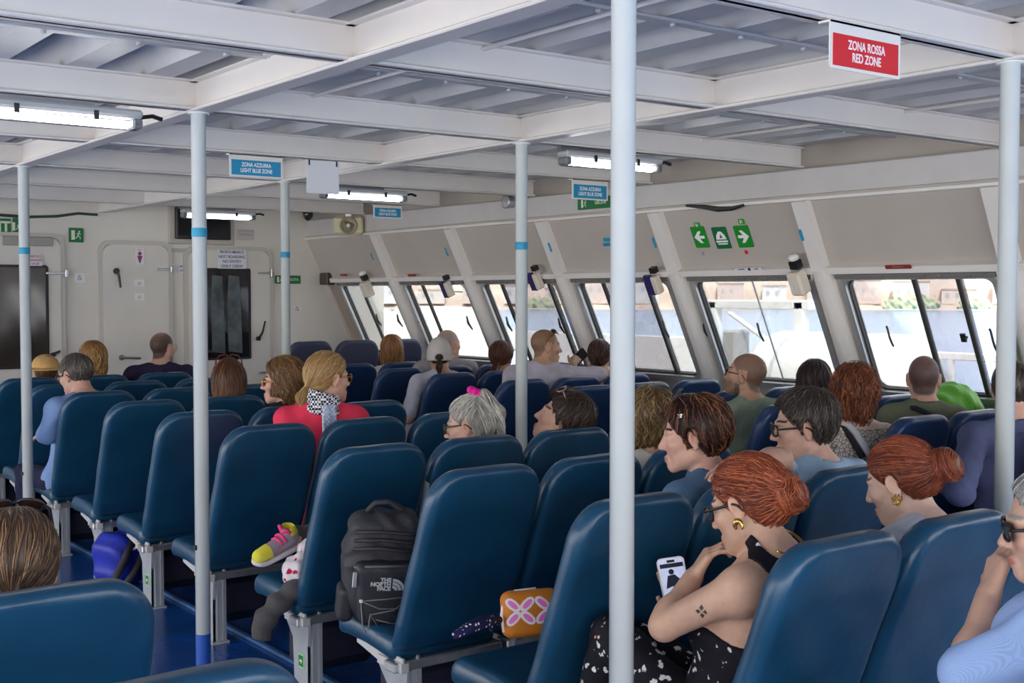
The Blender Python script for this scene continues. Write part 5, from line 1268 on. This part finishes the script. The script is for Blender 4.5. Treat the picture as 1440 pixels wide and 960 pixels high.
# 22 auburn curls
MOS = clothmat('mosaic_top', s2l(120, 105, 100), 'mosaic', s2l(205, 195, 180), 60)
def x22(c):
    N, Rt = c['N'], c['Rt']; a = c['SHL'][0] * .55 + N * .45
    pts = [a + Rt @ np.array([-.02, .07, -.06]), a + [0, .02, .05], a + Rt @ np.array([.03, -.06, .03]), a + Rt @ np.array([.09, -.115, -.10])]
    b = MB()
    P = np.array(pts); t = np.linspace(0, 1, 9); C = np.stack([np.interp(t, np.linspace(0, 1, 4), P[:, k]) for k in range(3)], 1); b.tube(C, .018, 8)
    b.build('bag_strap', nmat('pale_strap2', s2l(200, 200, 205), .6), c['root'], True)
    b = MB(); b.tube(C + Rt @ np.array([-.035, 0, -.008]), .014, 8); b.build('black_strap', nmat('black_cloth', s2l(36, 32, 38), .9), c['root'], True)
person('woman with auburn curls, a mosaic-patterned top and bare shoulder', hp(1203, 553, 3.66), 3.27, yaw=58, S=dict(style='curly', hair=s2l(110, 58, 34), hair2=s2l(170, 98, 55), thick=.03, wave=1.3, wfreq=1.9, lock=.05, len=-.15, streak=.4, lift=.006, rad=.0016), skin=PALE, body_yaw=20, tank=-.01, shirt=MOS, fine=.005, coarse=.013, nstr=2200, female=True, extra=x22, sh_w=.165, hip=(4.75, 3.66, .44))
# 23 buzz cut with strap
def x23(c):
    N, Rt = c['N'], c['Rt']
    C = [N + Rt @ np.array(q) for q in ((-.10, .08, -.08), (-.09, .0, .012), (-.05, -.085, .012), (.04, -.125, -.025), (.12, -.135, -.10), (.16, -.11, -.22))]
    t = np.linspace(0, 5, 16); P = np.array(C); C = np.stack([np.interp(t, range(6), P[:, k]) for k in range(3)], 1); MB().tube(C, .014, 8).build('bag_strap', nmat('black_cloth', s2l(36, 32, 38), .9), c['root'], True)
person('man with a buzz cut and olive tee, black strap across his back', hp(1299, 532, 3.72), 3.27, yaw=54, S=dict(style=None, buzz=.88, bald=.2, hair=s2l(72, 56, 58)), skin=ROSY, body_yaw=48, shirt=clothmat('olive_tee', s2l(112, 118, 96)), fine=.005, coarse=.013, nstr=0, extra=x23, sh_w=.165, hip=(5.30, 3.74, .46))
# 24 slate shirt
person('man in a slate blue linen shirt, head hidden behind the pole', hp(1424, 548, 2.92), 2.50, yaw=60, S=dict(style='short', hair=s2l(70, 60, 55), thick=.010, ears_out=1, lock=.05), skin=ROSY, body_yaw=18, shirt=clothmat('slate_linen', s2l(84, 90, 124)), sleeve=1.0, longsleeve=[1.8, 1.8], neck='collar', fine=.006, coarse=.012, nstr=400, hip=(4.98, 2.88, .46), elbows=[at(1350, 690, 1, 2.78), None], sh_w=.21, pants=clothmat('khaki', s2l(130, 125, 108)))
# 25 sliver at the edge
person('person with reddish-brown hair cut off by the frame edge', hp(1474, 552, 3.1), 2.50, yaw=60, S=dict(style='bob', hair=s2l(110, 66, 44), thick=.02, lock=.12, len=-.15), skin=ROSY, shirt=clothmat('slate_top', s2l(96, 100, 130)), fine=.008, coarse=.016, nstr=300, female=True, hip=(5.55, 3.0, .44))
# 26 girl with bun
GOLD = nmat('gold', s2l(225, 180, 95), .22, 1.0)
def x26(c):
    p = hpt(c, (-.084, -.004, -.048)); b = MB()
    for k in range(5):
        a = rotz(k * 1.2) @ rotx(k * .9); P = [p + a @ np.array([.011 * cos(t), .011 * sin(t), -.004 * k + .006 * sin(3 * t)]) for t in np.linspace(0, 2 * pi, 13)]; b.tube(P, .0016, 5, False)
    b.build('earring', GOLD, c['root'], True)
person('young woman with an auburn bun and a gold spiral earring, looking down', hp(1266, 676, 2.14), 1.745, yaw=-15, pitch=19, roll=-2, S=dict(style='bun', hair=s2l(112, 52, 34), hair2=s2l(172, 92, 58), thick=.009, ears_out=1, bun=(0, -.142, .012), bunr=.044, streak=.30, lock=.17, wave=.03, rad=.0011, hl=.0, nape=-.06), skin=PALE, body_yaw=8, shirt=clothmat('pale_grey_tee', s2l(196, 200, 208)), fine=.0042, coarse=.012, nstr=2200, female=True, extra=x26, sh_w=.155, hip=(2.95, 2.15, .43))
# 27 red-haired woman with the phone
FLOR = clothmat('black_floral', s2l(20, 20, 28), 'floral', s2l(215, 215, 215), 27, .7)
def x27(c):
    glasses(c['root'], c['M'], sc=1.03)
    p = hpt(c, (-.085, -.004, -.040)); b = MB(); P = [p + np.array([-.002, 0, 0]) + c['Rh'] @ np.array([0, .010 * cos(t), -.012 + .014 * sin(t)]) for t in np.linspace(-.5, 4.0, 11)]; b.tube(P, [.003, .005, .0065, .0075, .008, .0075, .0065, .005, .004, .003, .002], 8); b.build('earring', GOLD, c['root'], True)
    N, up, Rt = c['N'], c['up'], c['Rt']; T_ = np.stack([Rt[:, 0], np.cross(up, Rt[:, 0]), up], 1)
    def collar(ff, P):
        g_ = [P[:, 0, 0, 0], P[0, :, 0, 1], P[0, 0, :, 2]]; bd = c['pr'].field(g_, ('neck', 'torso'), .0)
        q = (P - (N + up * .020).astype(np.float32)) @ T_.astype(np.float32); zz = q[..., 2] - .25 * q[..., 1] - .1 * np.abs(q[..., 0])
        return smax(smax(bd - .008, .001 - bd, .002), np.maximum(np.abs(zz) - .019, np.sqrt(q[..., 0] ** 2 + q[..., 1] ** 2) - .12), .006)
    fine_part(c, 'halter_collar', collar, N + [-.13, -.13, -.10], N + [.13, .13, .13], .0045, FLOR)
    b = MB(); P = [N + up * (.058 + .006 * cos(t)) + T_ @ np.array([.0575 * cos(t), .0575 * sin(t), .010 * sin(t)]) for t in np.linspace(0, 2 * pi, 41)]; b.tube(P, .0032, 6, False)
    for t in np.linspace(0, 2 * pi, 40): b.lathe([(.001, -.003), (.0042, 0), (.001, .003)], N + up * (.058 + .006 * cos(t)) + T_ @ np.array([.0585 * cos(t), .0585 * sin(t), .010 * sin(t)]), 6)
    b.build('necklace', GOLD, c['root'])
    # tattoo: a small flower printed on the upper arm
    sh, el = c['SHL'][0], c['W'][0][0]; ax_ = (el - sh) / np.linalg.norm(el - sh); out = np.array([-.60, -.75, .12]); out -= ax_ * (out @ ax_); out /= np.linalg.norm(out); ctr = sh + (el - sh) * .42 + out * .0462; sd = np.cross(ax_, out); b = MB()
    for k in range(4):
        a = k * pi / 2 + .5; d1 = ax_ * cos(a) + sd * sin(a); d2 = -ax_ * sin(a) + sd * cos(a)
        Pq = [ctr + d1 * .003, ctr + d1 * .010 + d2 * .006, ctr + d1 * .018, ctr + d1 * .010 - d2 * .006]; b.prism([q - out * (.5 * ((q - ctr) @ (q - ctr)) / .04) for q in Pq], None, out * .0012)
    b.build('tattoo', nmat('tattoo_ink', s2l(48, 62, 58), .6), c['root'])
_w = at(975, 812, 1, 2.30); _p = at(947, 817, 1, 2.42); _wr = at(966, 866, 1, 2.455)
person('red-haired woman with gold earring and black floral halter dress, looking at a phone', hp(1052, 709, 2.16), 1.745, yaw=-16, pitch=20, roll=4, S=dict(style='bun', hair=s2l(128, 60, 38), hair2=s2l(192, 106, 68), thick=.011, ears_out=1, bun=(.0, -.120, -.002), bunr=.044, streak=.35, lock=.13, wave=.22, rad=.0012, lift=.003, nape=-.075), arm_r=.049, leg_pts=((at(862, 893, 1, 2.50), (2.16, 2.66, .10), (2.14, 2.82, .04)), (at(905, 905, 1, 2.55), (2.36, 2.68, .10), (2.36, 2.83, .04))), skin=(.60, .37, .26), body_yaw=-6,
       shirt=FLOR, tank=.21, fine=.0042, coarse=.011, nstr=2400, female=True, extra=x27, sh_w=.150, hip=(2.36, 2.15, .43), elbows=[at(934, 880, 1, 2.26), (2.62, 2.30, .72)], wrists=[_w, _wr],
       hands=[dict(f=at(1002, 768, 1, 2.27) - _w, n=(.7, -.5, .1), curl=[.75, .65, .55, .5], thumb=.3), dict(f=at(951, 832, 1, 2.475) - _wr, n=(-.3, -.8, .3), curl=.12, thumb=.3)], pants=FLOR, knee_w=.12)
# 28 man at the frame edge
def x28(c): glasses(c['root'], c['M'], sun=True)
_w = at(1390, 838, 1, 1.50)
person('grey-haired man in a pale blue shirt, hand against his cheek, at the frame edge', hp(1484, 738, 1.36), 1.03, yaw=-34, pitch=8, S=dict(style='short', hair=s2l(150, 148, 146), hair2=s2l(190, 188, 186), thick=.012, ears_out=1, lock=.05, streak=.5), skin=(.56, .34, .25), body_yaw=-5, shirt=clothmat('pale_blue_stripe', s2l(150, 178, 226), 'stripe', s2l(160, 187, 231), 190), neck='collar', sleeve=1.0, longsleeve=[1.10, 1.3], fine=.0045, coarse=.011, nstr=800, extra=x28, hip=(2.40, 1.38, .46),
       elbows=[at(1362, 945, 1, 1.46), None], wrists=[_w, None], hands=[dict(f=at(1410, 772, 1, 1.50) - _w, n=(.8, -.3, .3), curl=[.5, .55, .6, .65], thumb=.4), None], sh_w=.17)
# 29 sleek brown head across the aisle
def x29(c): glasses(c['root'], c['M'], sun=True, on=50, rise=.010)
person('woman with sleek brown hair gathered low and sunglasses on top, across the aisle', hp(22, 797, 2.72), 2.35, yaw=14, pitch=6, S=dict(style='pony', hair=s2l(82, 62, 48), hair2=s2l(150, 118, 88), thick=.012, bun=(-.012, -.105, -.065), bunr=.026, tail=(-.02, -.12, -.2), streak=.30, lock=.17, wave=.03, rad=.0011), skin=FAIR, shirt=clothmat('black_top', s2l(35, 33, 38)), fine=.0042, coarse=.014, nstr=2200, female=True, extra=x29, hip=(.63, 2.72, .43))

# 30 child curled up on the aisle seat, only a sneaker and an ankle in view
YEL = nmat('yellow_mesh', s2l(215, 205, 60), .7, bump=.4, bscale=300); PNK = nmat('hot_pink', s2l(235, 60, 130), .7); GRYS = nmat('grey_knit', s2l(140, 130, 140), .8, bump=.4, bscale=300); SOLE = nmat('sole', s2l(205, 195, 200), .6)
def x30(c):
    an, toe = np.array([2.17, 4.34, .598]) - c['O'], np.array([2.00, 4.32, .545]) - c['O']
    f = (toe - an); f[2] -= .0; f /= np.linalg.norm(f); up_ = np.array([-.25, -.35, .9]); up_ -= f * (up_ @ f); up_ /= np.linalg.norm(up_); s_ = np.cross(f, up_); B = np.stack([f, s_, up_], 1); o = (an + toe) / 2 - f * .005 - up_ * .006
    L = lambda P: ((P - o.astype(np.float32)) @ B.astype(np.float32)) / .86; o_ = o
    def upper(ff, P):
        q = L(P); d = sd_cone(q, (-.085, 0, .012), (.095, 0, -.004), .040, .034); d = smin(d, sd_cone(q, (-.075, 0, .02), (-.065, 0, .062), .034, .036), .02); d = smax(d, -sd_cone(q, (-.07, 0, .06), (-.065, 0, .12), .028, .030), .006); return smax(d, -.026 - q[..., 2], .006)
    def sole(ff, P):
        q = L(P); d = sd_cone(q, (-.085, 0, -.028), (.095, 0, -.028), .043, .040); return smax(d, np.abs(q[..., 2] + .034 - .25 * np.clip(q[..., 0] - .07, 0, 1)) - .0125, .005)
    sn = fine_part(c, 'sneaker', upper, o - .17, o + .17, .004, GRYS)
    fine_part(c, 'sole', sole, o - .17, o + .17, .004, SOLE, sn)
    fine_part(c, 'toe_patch', lambda ff, P: smax(upper(ff, P) - .0025, np.maximum(.045 - L(P)[..., 0], np.abs(L(P)[..., 2] - .012) - .026), .004), o - .17, o + .17, .004, YEL, sn)
    fine_part(c, 'heel_patch', lambda ff, P: smax(upper(ff, P) - .0025, np.maximum(L(P)[..., 0] + .055, .045 - L(P)[..., 2]), .004), o - .17, o + .17, .004, YEL, sn)
    b = MB()
    for k in range(4):
        x = -.030 + .020 * k; z = .052 - .011 * k
        b.tube([o + B @ np.array(v) * .86 for v in ((x, -.034, z - .020), (x + .006, -.012, z + .002), (x + .010, .010, z + .003), (x + .012, .030, z - .014))], .0062, 6)
    for sg in (-1, 1): b.tube([o + B @ np.array(v) * .86 for v in ((-.034, 0, .062), (-.036, sg * .024, .090), (-.048, sg * .040, .078), (-.040, sg * .012, .062))], .0068, 6)
    b.build('laces', PNK, sn, True)
person('child curled up on the aisle seat, a yellow and pink sneaker poking out', (2.40, 4.30, .735), 3.90, yaw=40, S=dict(style='short', hair=s2l(90, 60, 40), thick=.01, lock=.05), skin=ROSY, hscale=.85, sh_w=.12, shirt=clothmat('white_tee', s2l(220, 218, 215)), fine=.008, coarse=.012, nstr=100, female=True, hip=(2.43, 4.28, .46),
       elbows=[(2.32, 4.36, .56), (2.52, 4.38, .56)], wrists=[(2.36, 4.48, .50), (2.46, 4.48, .50)], leg_pts=[((2.37, 4.50, .55), (2.17, 4.34, .598), (2.03, 4.325, .555)), ((2.50, 4.60, .50), (2.44, 4.50, .49), (2.34, 4.47, .48))], no_shoes=True, pants=clothmat('grey_jersey', s2l(92, 90, 90)), extra=x30)

# ================================================================== BELONGINGS
def prop(name, label, cat, loc, R=None):
    r = empty(name, label, cat); M = np.eye(4); M[:3, 3] = loc
    if R is not None: M[:3, :3] = R
    place(r, M); return r
def sdf_part(name, fn, lo, hi, step, mat, parent): return link(name, sdf_mesh(name, fn, lo, hi, step, mat), parent)
BKF = nmat('black_nylon', s2l(48, 48, 54), .62, noise=.12, nscale=20, bump=.5, bscale=90)
BK2 = nmat('black_nylon_panel', s2l(36, 37, 46), .55, noise=.1, nscale=20, bump=.3, bscale=200)
GREYC = nmat('grey_cord', s2l(120, 120, 125), .6); LOGO = nmat('logo_grey', s2l(185, 187, 190), .6)
# black backpack on the seat; local x right, y towards the camera side is -y, z up
Rb = rotz(radians(-22)) @ rotx(radians(9)) @ roty(radians(4))
r = prop('backpack', 'black backpack with grey cord and logo standing on the aisle seat', 'backpack', (2.195, 3.74, .405), Rb); r.scale = (1, 1, .94)
def bp(P):
    x, y, z = P[..., 0], P[..., 1], P[..., 2]
    w = np.interp(z, [0, .1, .25, .42], [.10, .135, .145, .12]); dp = np.interp(z, [0, .1, .3, .42], [.07, .095, .085, .06])
    q = np.stack([x / w * .135, y / dp * .09, z], -1); d = sd_box(q, (0, 0, .21), (.135, .09, .21), .055)
    return d + .004 * np.sin(z * 90 + 5 * np.sin(x * 20)) * (z > .22) + .002 * np.sin(x * 60 + z * 30)
sdf_part('body', bp, (-.19, -.15, -.03), (.19, .15, .46), .007, BKF, r)
sdf_part('front_pocket', lambda P: sd_box(np.stack([P[..., 0] / np.interp(P[..., 2], [0, .26], [.75, 1.0]), P[..., 1], P[..., 2]], -1), (0, -.085, .135), (.115, .045, .125), .035) + .0015 * np.sin(P[..., 0] * 70 + P[..., 2] * 50), (-.15, -.15, -.01), (.15, -.02, .29), .006, BK2, r)
MB().tube([(-.115, -.098, .235), (-.06, -.128, .250), (.03, -.131, .254), (.105, -.105, .242)], .006, 6).build('zip', nmat('zip_grey', s2l(90, 92, 98), .5), r, True)
MB().box((-.112, -.116, .195), (.016, .006, .06), ch=.002).build('zip_pull', ALU, r)
pz = -.1325
for k, wd in enumerate(('THE', 'NORTH', 'FACE')): o = text(wd, .021, LOGO, r, (.012, pz, .200 - .0165 * k), 'logo_lettering', bold=.0012, align='RIGHT', sx=.95); o.rotation_euler = (pi / 2, 0, 0)
b = MB()
for k in range(3):
    r0, r1 = .008 + .013 * k, .018 + .013 * k; A = np.linspace(0, pi / 2, 7)
    for i in range(6):
        P = [(.018 + r_ * cos(a), pz, .162 + r_ * sin(a)) for r_, a in ((r0, A[i]), (r1, A[i]), (r1, A[i + 1]), (r0, A[i + 1]))]; b.prism(P, None, (0, -.0015, 0))
b.build('logo_arcs', LOGO, r)
for pts in ([(-.085, -.125, .115), (0, -.137, .128), (.09, -.125, .135)], [(-.085, -.125, .115), (-.02, -.137, .09), (.10, -.12, .085)], [(.09, -.125, .135), (.03, -.137, .085), (-.05, -.132, .065), (-.02, -.135, .02)], [(-.085, -.125, .115), (-.075, -.14, .03), (-.06, -.15, -.0)], [(-.05, -.13, .07), (-.055, -.145, .01)], [(-.03, -.128, .045), (.03, -.134, .03), (.1, -.12, .045)]):
    MB().tube(pts, .0026, 5).build('bungee_cord', GREYC, r, True)
for pt in ((.09, -.127, .136), (-.085, -.127, .116)): MB().box(pt, (.012, .008, .012), ch=.002).build('cord_lock', WPLAS, r)
MB().tube([(-.07, .0, .415), (-.045, -.005, .452), (.0, -.01, .458), (.05, -.005, .43), (.07, .0, .41)], .011, 8).build('haul_loop', BKF, r, True)
for k in range(3): MB().tube([(-.12, -.085 + .006 * k, .30 + .03 * k), (-.03, -.106 + .01 * k, .312 + .028 * k), (.07, -.104 + .01 * k, .300 + .03 * k), (.12, -.08, .295 + .03 * k)], .007, 6).build('compression_fold', BKF, r, True)
sdf_part('side_pocket', lambda P: sd_box(P, (-.125, -.02, .07), (.03, .05, .07), .025), (-.18, -.09, -.02), (-.08, .05, .16), .007, BK2, r)
# floral pouch and polka-dot strap
ORG = nmat('orange_canvas', s2l(190, 112, 20), .7, bump=.3, bscale=200); PK = nmat('pink_print', s2l(225, 120, 195), .7); WH = nmat('cream_print', s2l(232, 222, 225), .7)
fp = at(738, 862, 1, 2.86); Rp = rotz(radians(-20)) @ rotx(radians(-12))
r = prop('floral_pouch', 'orange pouch with pink and white four-petal pattern, on the aisle seat', 'pouch', tuple(fp), Rp); r.scale = (.92, .92, .82)
sdf_part('body', lambda P: sd_box(P, (0.02, 0, 0), (.10, .035, .085), .034), (-.11, -.06, -.11), (.15, .06, .11), .006, ORG, r)
def petal(cx, cz, ang, a, bw, mat, off, nm):
    P = []
    for k in range(12):
        t = 2 * pi * k / 12; u = a * cos(t) * abs(cos(t)) ** -.25 if abs(cos(t)) > .01 else 0; v = bw * sin(t)
        P.append((cx + u * cos(ang) - v * sin(ang), off, cz + u * sin(ang) + v * cos(ang)))
    MB().prism(P, None, (0, -.0015, 0)).build(nm, mat, r)
for (cx, cz) in ((-.025, .01), (.075, .01)):
    for k in range(4):
        a = pi / 4 + k * pi / 2; petal(cx + .034 * cos(a), cz + .034 * sin(a), a, .031, .017, WH, -.0345, 'petal_edge'); petal(cx + .035 * cos(a), cz + .035 * sin(a), a, .021, .009, PK, -.0362, 'petal')
MB().tube([(-.078, -.012, -.06), (-.082, -.01, 0), (-.070, -.008, .055), (-.03, -.006, .083), (.04, -.006, .087)], .005, 6).build('piping', WH, r, True)
DOT = clothmat('polka_navy', s2l(34, 32, 70), 'dots', s2l(225, 225, 235), 62)
c0 = [at(640, 893, 1, 2.80), at(662, 882, 1, 2.82), at(682, 873, 1, 2.84), at(700, 872, 1, 2.88), at(690, 884, 1, 2.86)]
r = prop('polka_strap', 'navy strap with white polka dots lying on the aisle seat', 'strap', (0, 0, 0)); MB().tube(c0, [.012, .018, .019, .016, .008], 8).build('strap', DOT, r, True)
# scarf and jacket on the seat beside the sneaker
RF = clothmat('red_floral_shawl', s2l(225, 218, 222), 'floral', s2l(190, 35, 70), 24)
r = prop('shawl', 'white fringed shawl with red print under the sneaker', 'shawl', (2.135, 4.26, .475))
sdf_part('cloth', lambda P: smin(sd_ell(P, (0, 0, .0), (.055, .06, .065)), sd_ell(P, (.06, 0, .06), (.05, .05, .07)), .03) + .006 * np.sin(P[..., 0] * 90 + P[..., 2] * 60) * np.sin(P[..., 1] * 70 + P[..., 2] * 40), (-.09, -.1, -.1), (.15, .1, .16), .006, RF, r)
b = MB()
for k in range(12): x = -.045 + .008 * k; b.tube([(x, -.045, -.045), (x - .004, -.055, -.065), (x + .004 * (-1) ** k, -.056, -.078)], .0025, 5)
b.build('fringe', WH, r)['kind'] = 'stuff'
r = prop('jacket', 'dark grey jacket sleeve hanging off the aisle seat under the shawl', 'jacket', (0, 0, 0))
jp = [np.array(q) for q in ((2.24, 4.22, .43), (2.12, 4.22, .425), (2.045, 4.235, .37), (1.995, 4.25, .31), (1.985, 4.26, .235))]
def jk(P):
    d = None
    for k in range(4):
        q = P.copy(); e = sd_cone(q, jp[k], jp[k + 1], .040, .040 if k < 3 else .036); d = e if d is None else smin(d, e, .02)
    d = smax(d, .238 - P[..., 2], .004)
    return d + .004 * np.sin(P[..., 2] * 70 + P[..., 0] * 60)
sdf_part('sleeve', jk, (1.90, 4.13, .19), (2.32, 4.36, .52), .007, nmat('charcoal_knit', s2l(74, 72, 74), .9, bump=.5, bscale=250), r)
# blue rucksack on the floor
BLU = nmat('royal_blue_nylon', s2l(22, 40, 165), .5, noise=.15, nscale=20, bump=.4, bscale=60)
r = prop('rucksack', 'royal blue rucksack with black straps on the deck under a seat', 'backpack', (2.27, 6.50, 0.0), rotz(.3))
sdf_part('body', lambda P: sd_box(P, (0, 0, .14), (.19, .13, .135), .08) + .005 * np.sin(P[..., 0] * 50 + P[..., 2] * 40), (-.24, -.18, -.02), (.24, .18, .31), .009, BLU, r)
for dx in (-.16, -.05): MB().tube([(dx + .1, -.10, .26), (dx + .02, -.145, .17), (dx - .05, -.15, .07), (dx - .11, -.14, .015)], [.02, .022, .02, .012], 7).build('strap', BKF, r, True)
MB().tube([(-.1, -.13, .20), (0, -.145, .22), (.1, -.13, .24)], .008, 6).build('zip', WPLAS, r, True)
# green pack cover by the window
r = prop('pack_cover', 'bright green covered rucksack on the window-side seat beside the buzz-cut man', 'bag', (5.87, 3.86, .735))
sdf_part('cover', lambda P: sd_ell(P, (0, 0, .12), (.25, .17, .22)) + .007 * np.sin(P[..., 0] * 36 + P[..., 2] * 45 + 2 * np.sin(P[..., 1] * 20)) + .004 * np.sin(P[..., 0] * 80 - P[..., 2] * 30), (-.3, -.22, -.14), (.3, .22, .38), .011, nmat('lime_nylon', s2l(95, 175, 45), .55, noise=.1), r)
sdf_part('bag_base', lambda P: sd_box(P, (0, 0, -.12), (.19, .13, .20), .05), (-.24, -.18, -.35), (.24, .18, .12), .015, BKF, r)
MB().tube([(-.2, -.08, .18), (-.24, -.05, .05), (-.22, 0, -.1)], .02, 7).build('strap', BKF, r, True)
# phones
def phone(label, c, yd, n, case, pic):
    n = np.array(n, float); n /= np.linalg.norm(n); y = np.array(yd, float); y -= n * (y @ n); y /= np.linalg.norm(y); x = np.cross(y, n)
    M = np.eye(4); M[:3, 0] = x; M[:3, 1] = y; M[:3, 2] = n; M[:3, 3] = c; r = empty('phone', label, 'phone'); place(r, M)
    b = MB(); b.prism([(px_, py_, -.006) for px_, py_ in rrect(.078, .155, .012, 4)], None, (0, 0, .011)); b.build('case', case, r)
    b = MB(); b.prism([(px_, py_, .005) for px_, py_ in rrect(.070, .147, .009, 4)], None, (0, 0, .0012)); b.build('screen', pic, r); return r
SCRM = nmat('phone_screen', s2l(150, 155, 178), .15, noise=.25, nscale=40, emit=.35, ecol=s2l(150, 155, 178))
pc = at(949, 822, 1, 2.42); eye_ = hp(1010, 712, 2.22)
r = phone('pale phone with a picture on its screen, held by the red-haired woman', pc, at(941, 786, 1, 2.46) - at(957, 856, 1, 2.38), (eye_ - pc) / np.linalg.norm(eye_ - pc) * .5 + (_C - pc) / np.linalg.norm(_C - pc), WPLAS, SCRM)
DKP = nmat('screen_ink', s2l(45, 48, 66), .2)
MB().box((0, .054, .0064), (.066, .012, .0006)).build('status_bar', DKP, r); MB().box((0, .066, .0064), (.022, .007, .0006)).build('camera_notch', BLACK, r)
b = MB(); b.lathe([(.008, 0), (.008, .0006)], (-.004, .036, .0063), 10); b.prism([(-.016, .026, .0063), (-.026, -.01, .0063), (-.006, -.004, .0063), (.0, -.03, .0063), (.02, -.03, .0063), (.012, .012, .0063), (.028, .0, .0063), (.004, .028, .0063)][::-1], None, (0, 0, .0006)); b.build('screen_figure', DKP, r)
c1 = at(722, 506, 1, 7.62); phone('glowing phone held by the reddish-brown haired woman', c1, (.7, .2, .5), (-.5, -.8, .5), BLACK, nmat('bright_screen', s2l(170, 180, 235), .2, emit=.9, ecol=s2l(170, 180, 235)))
c1 = at(813, 503, 1, 6.93); phone('dark phone held up by the girl with slicked-back hair', c1, (.8, .2, .5), (-.3, -.9, .1), BLACK, BLACK)
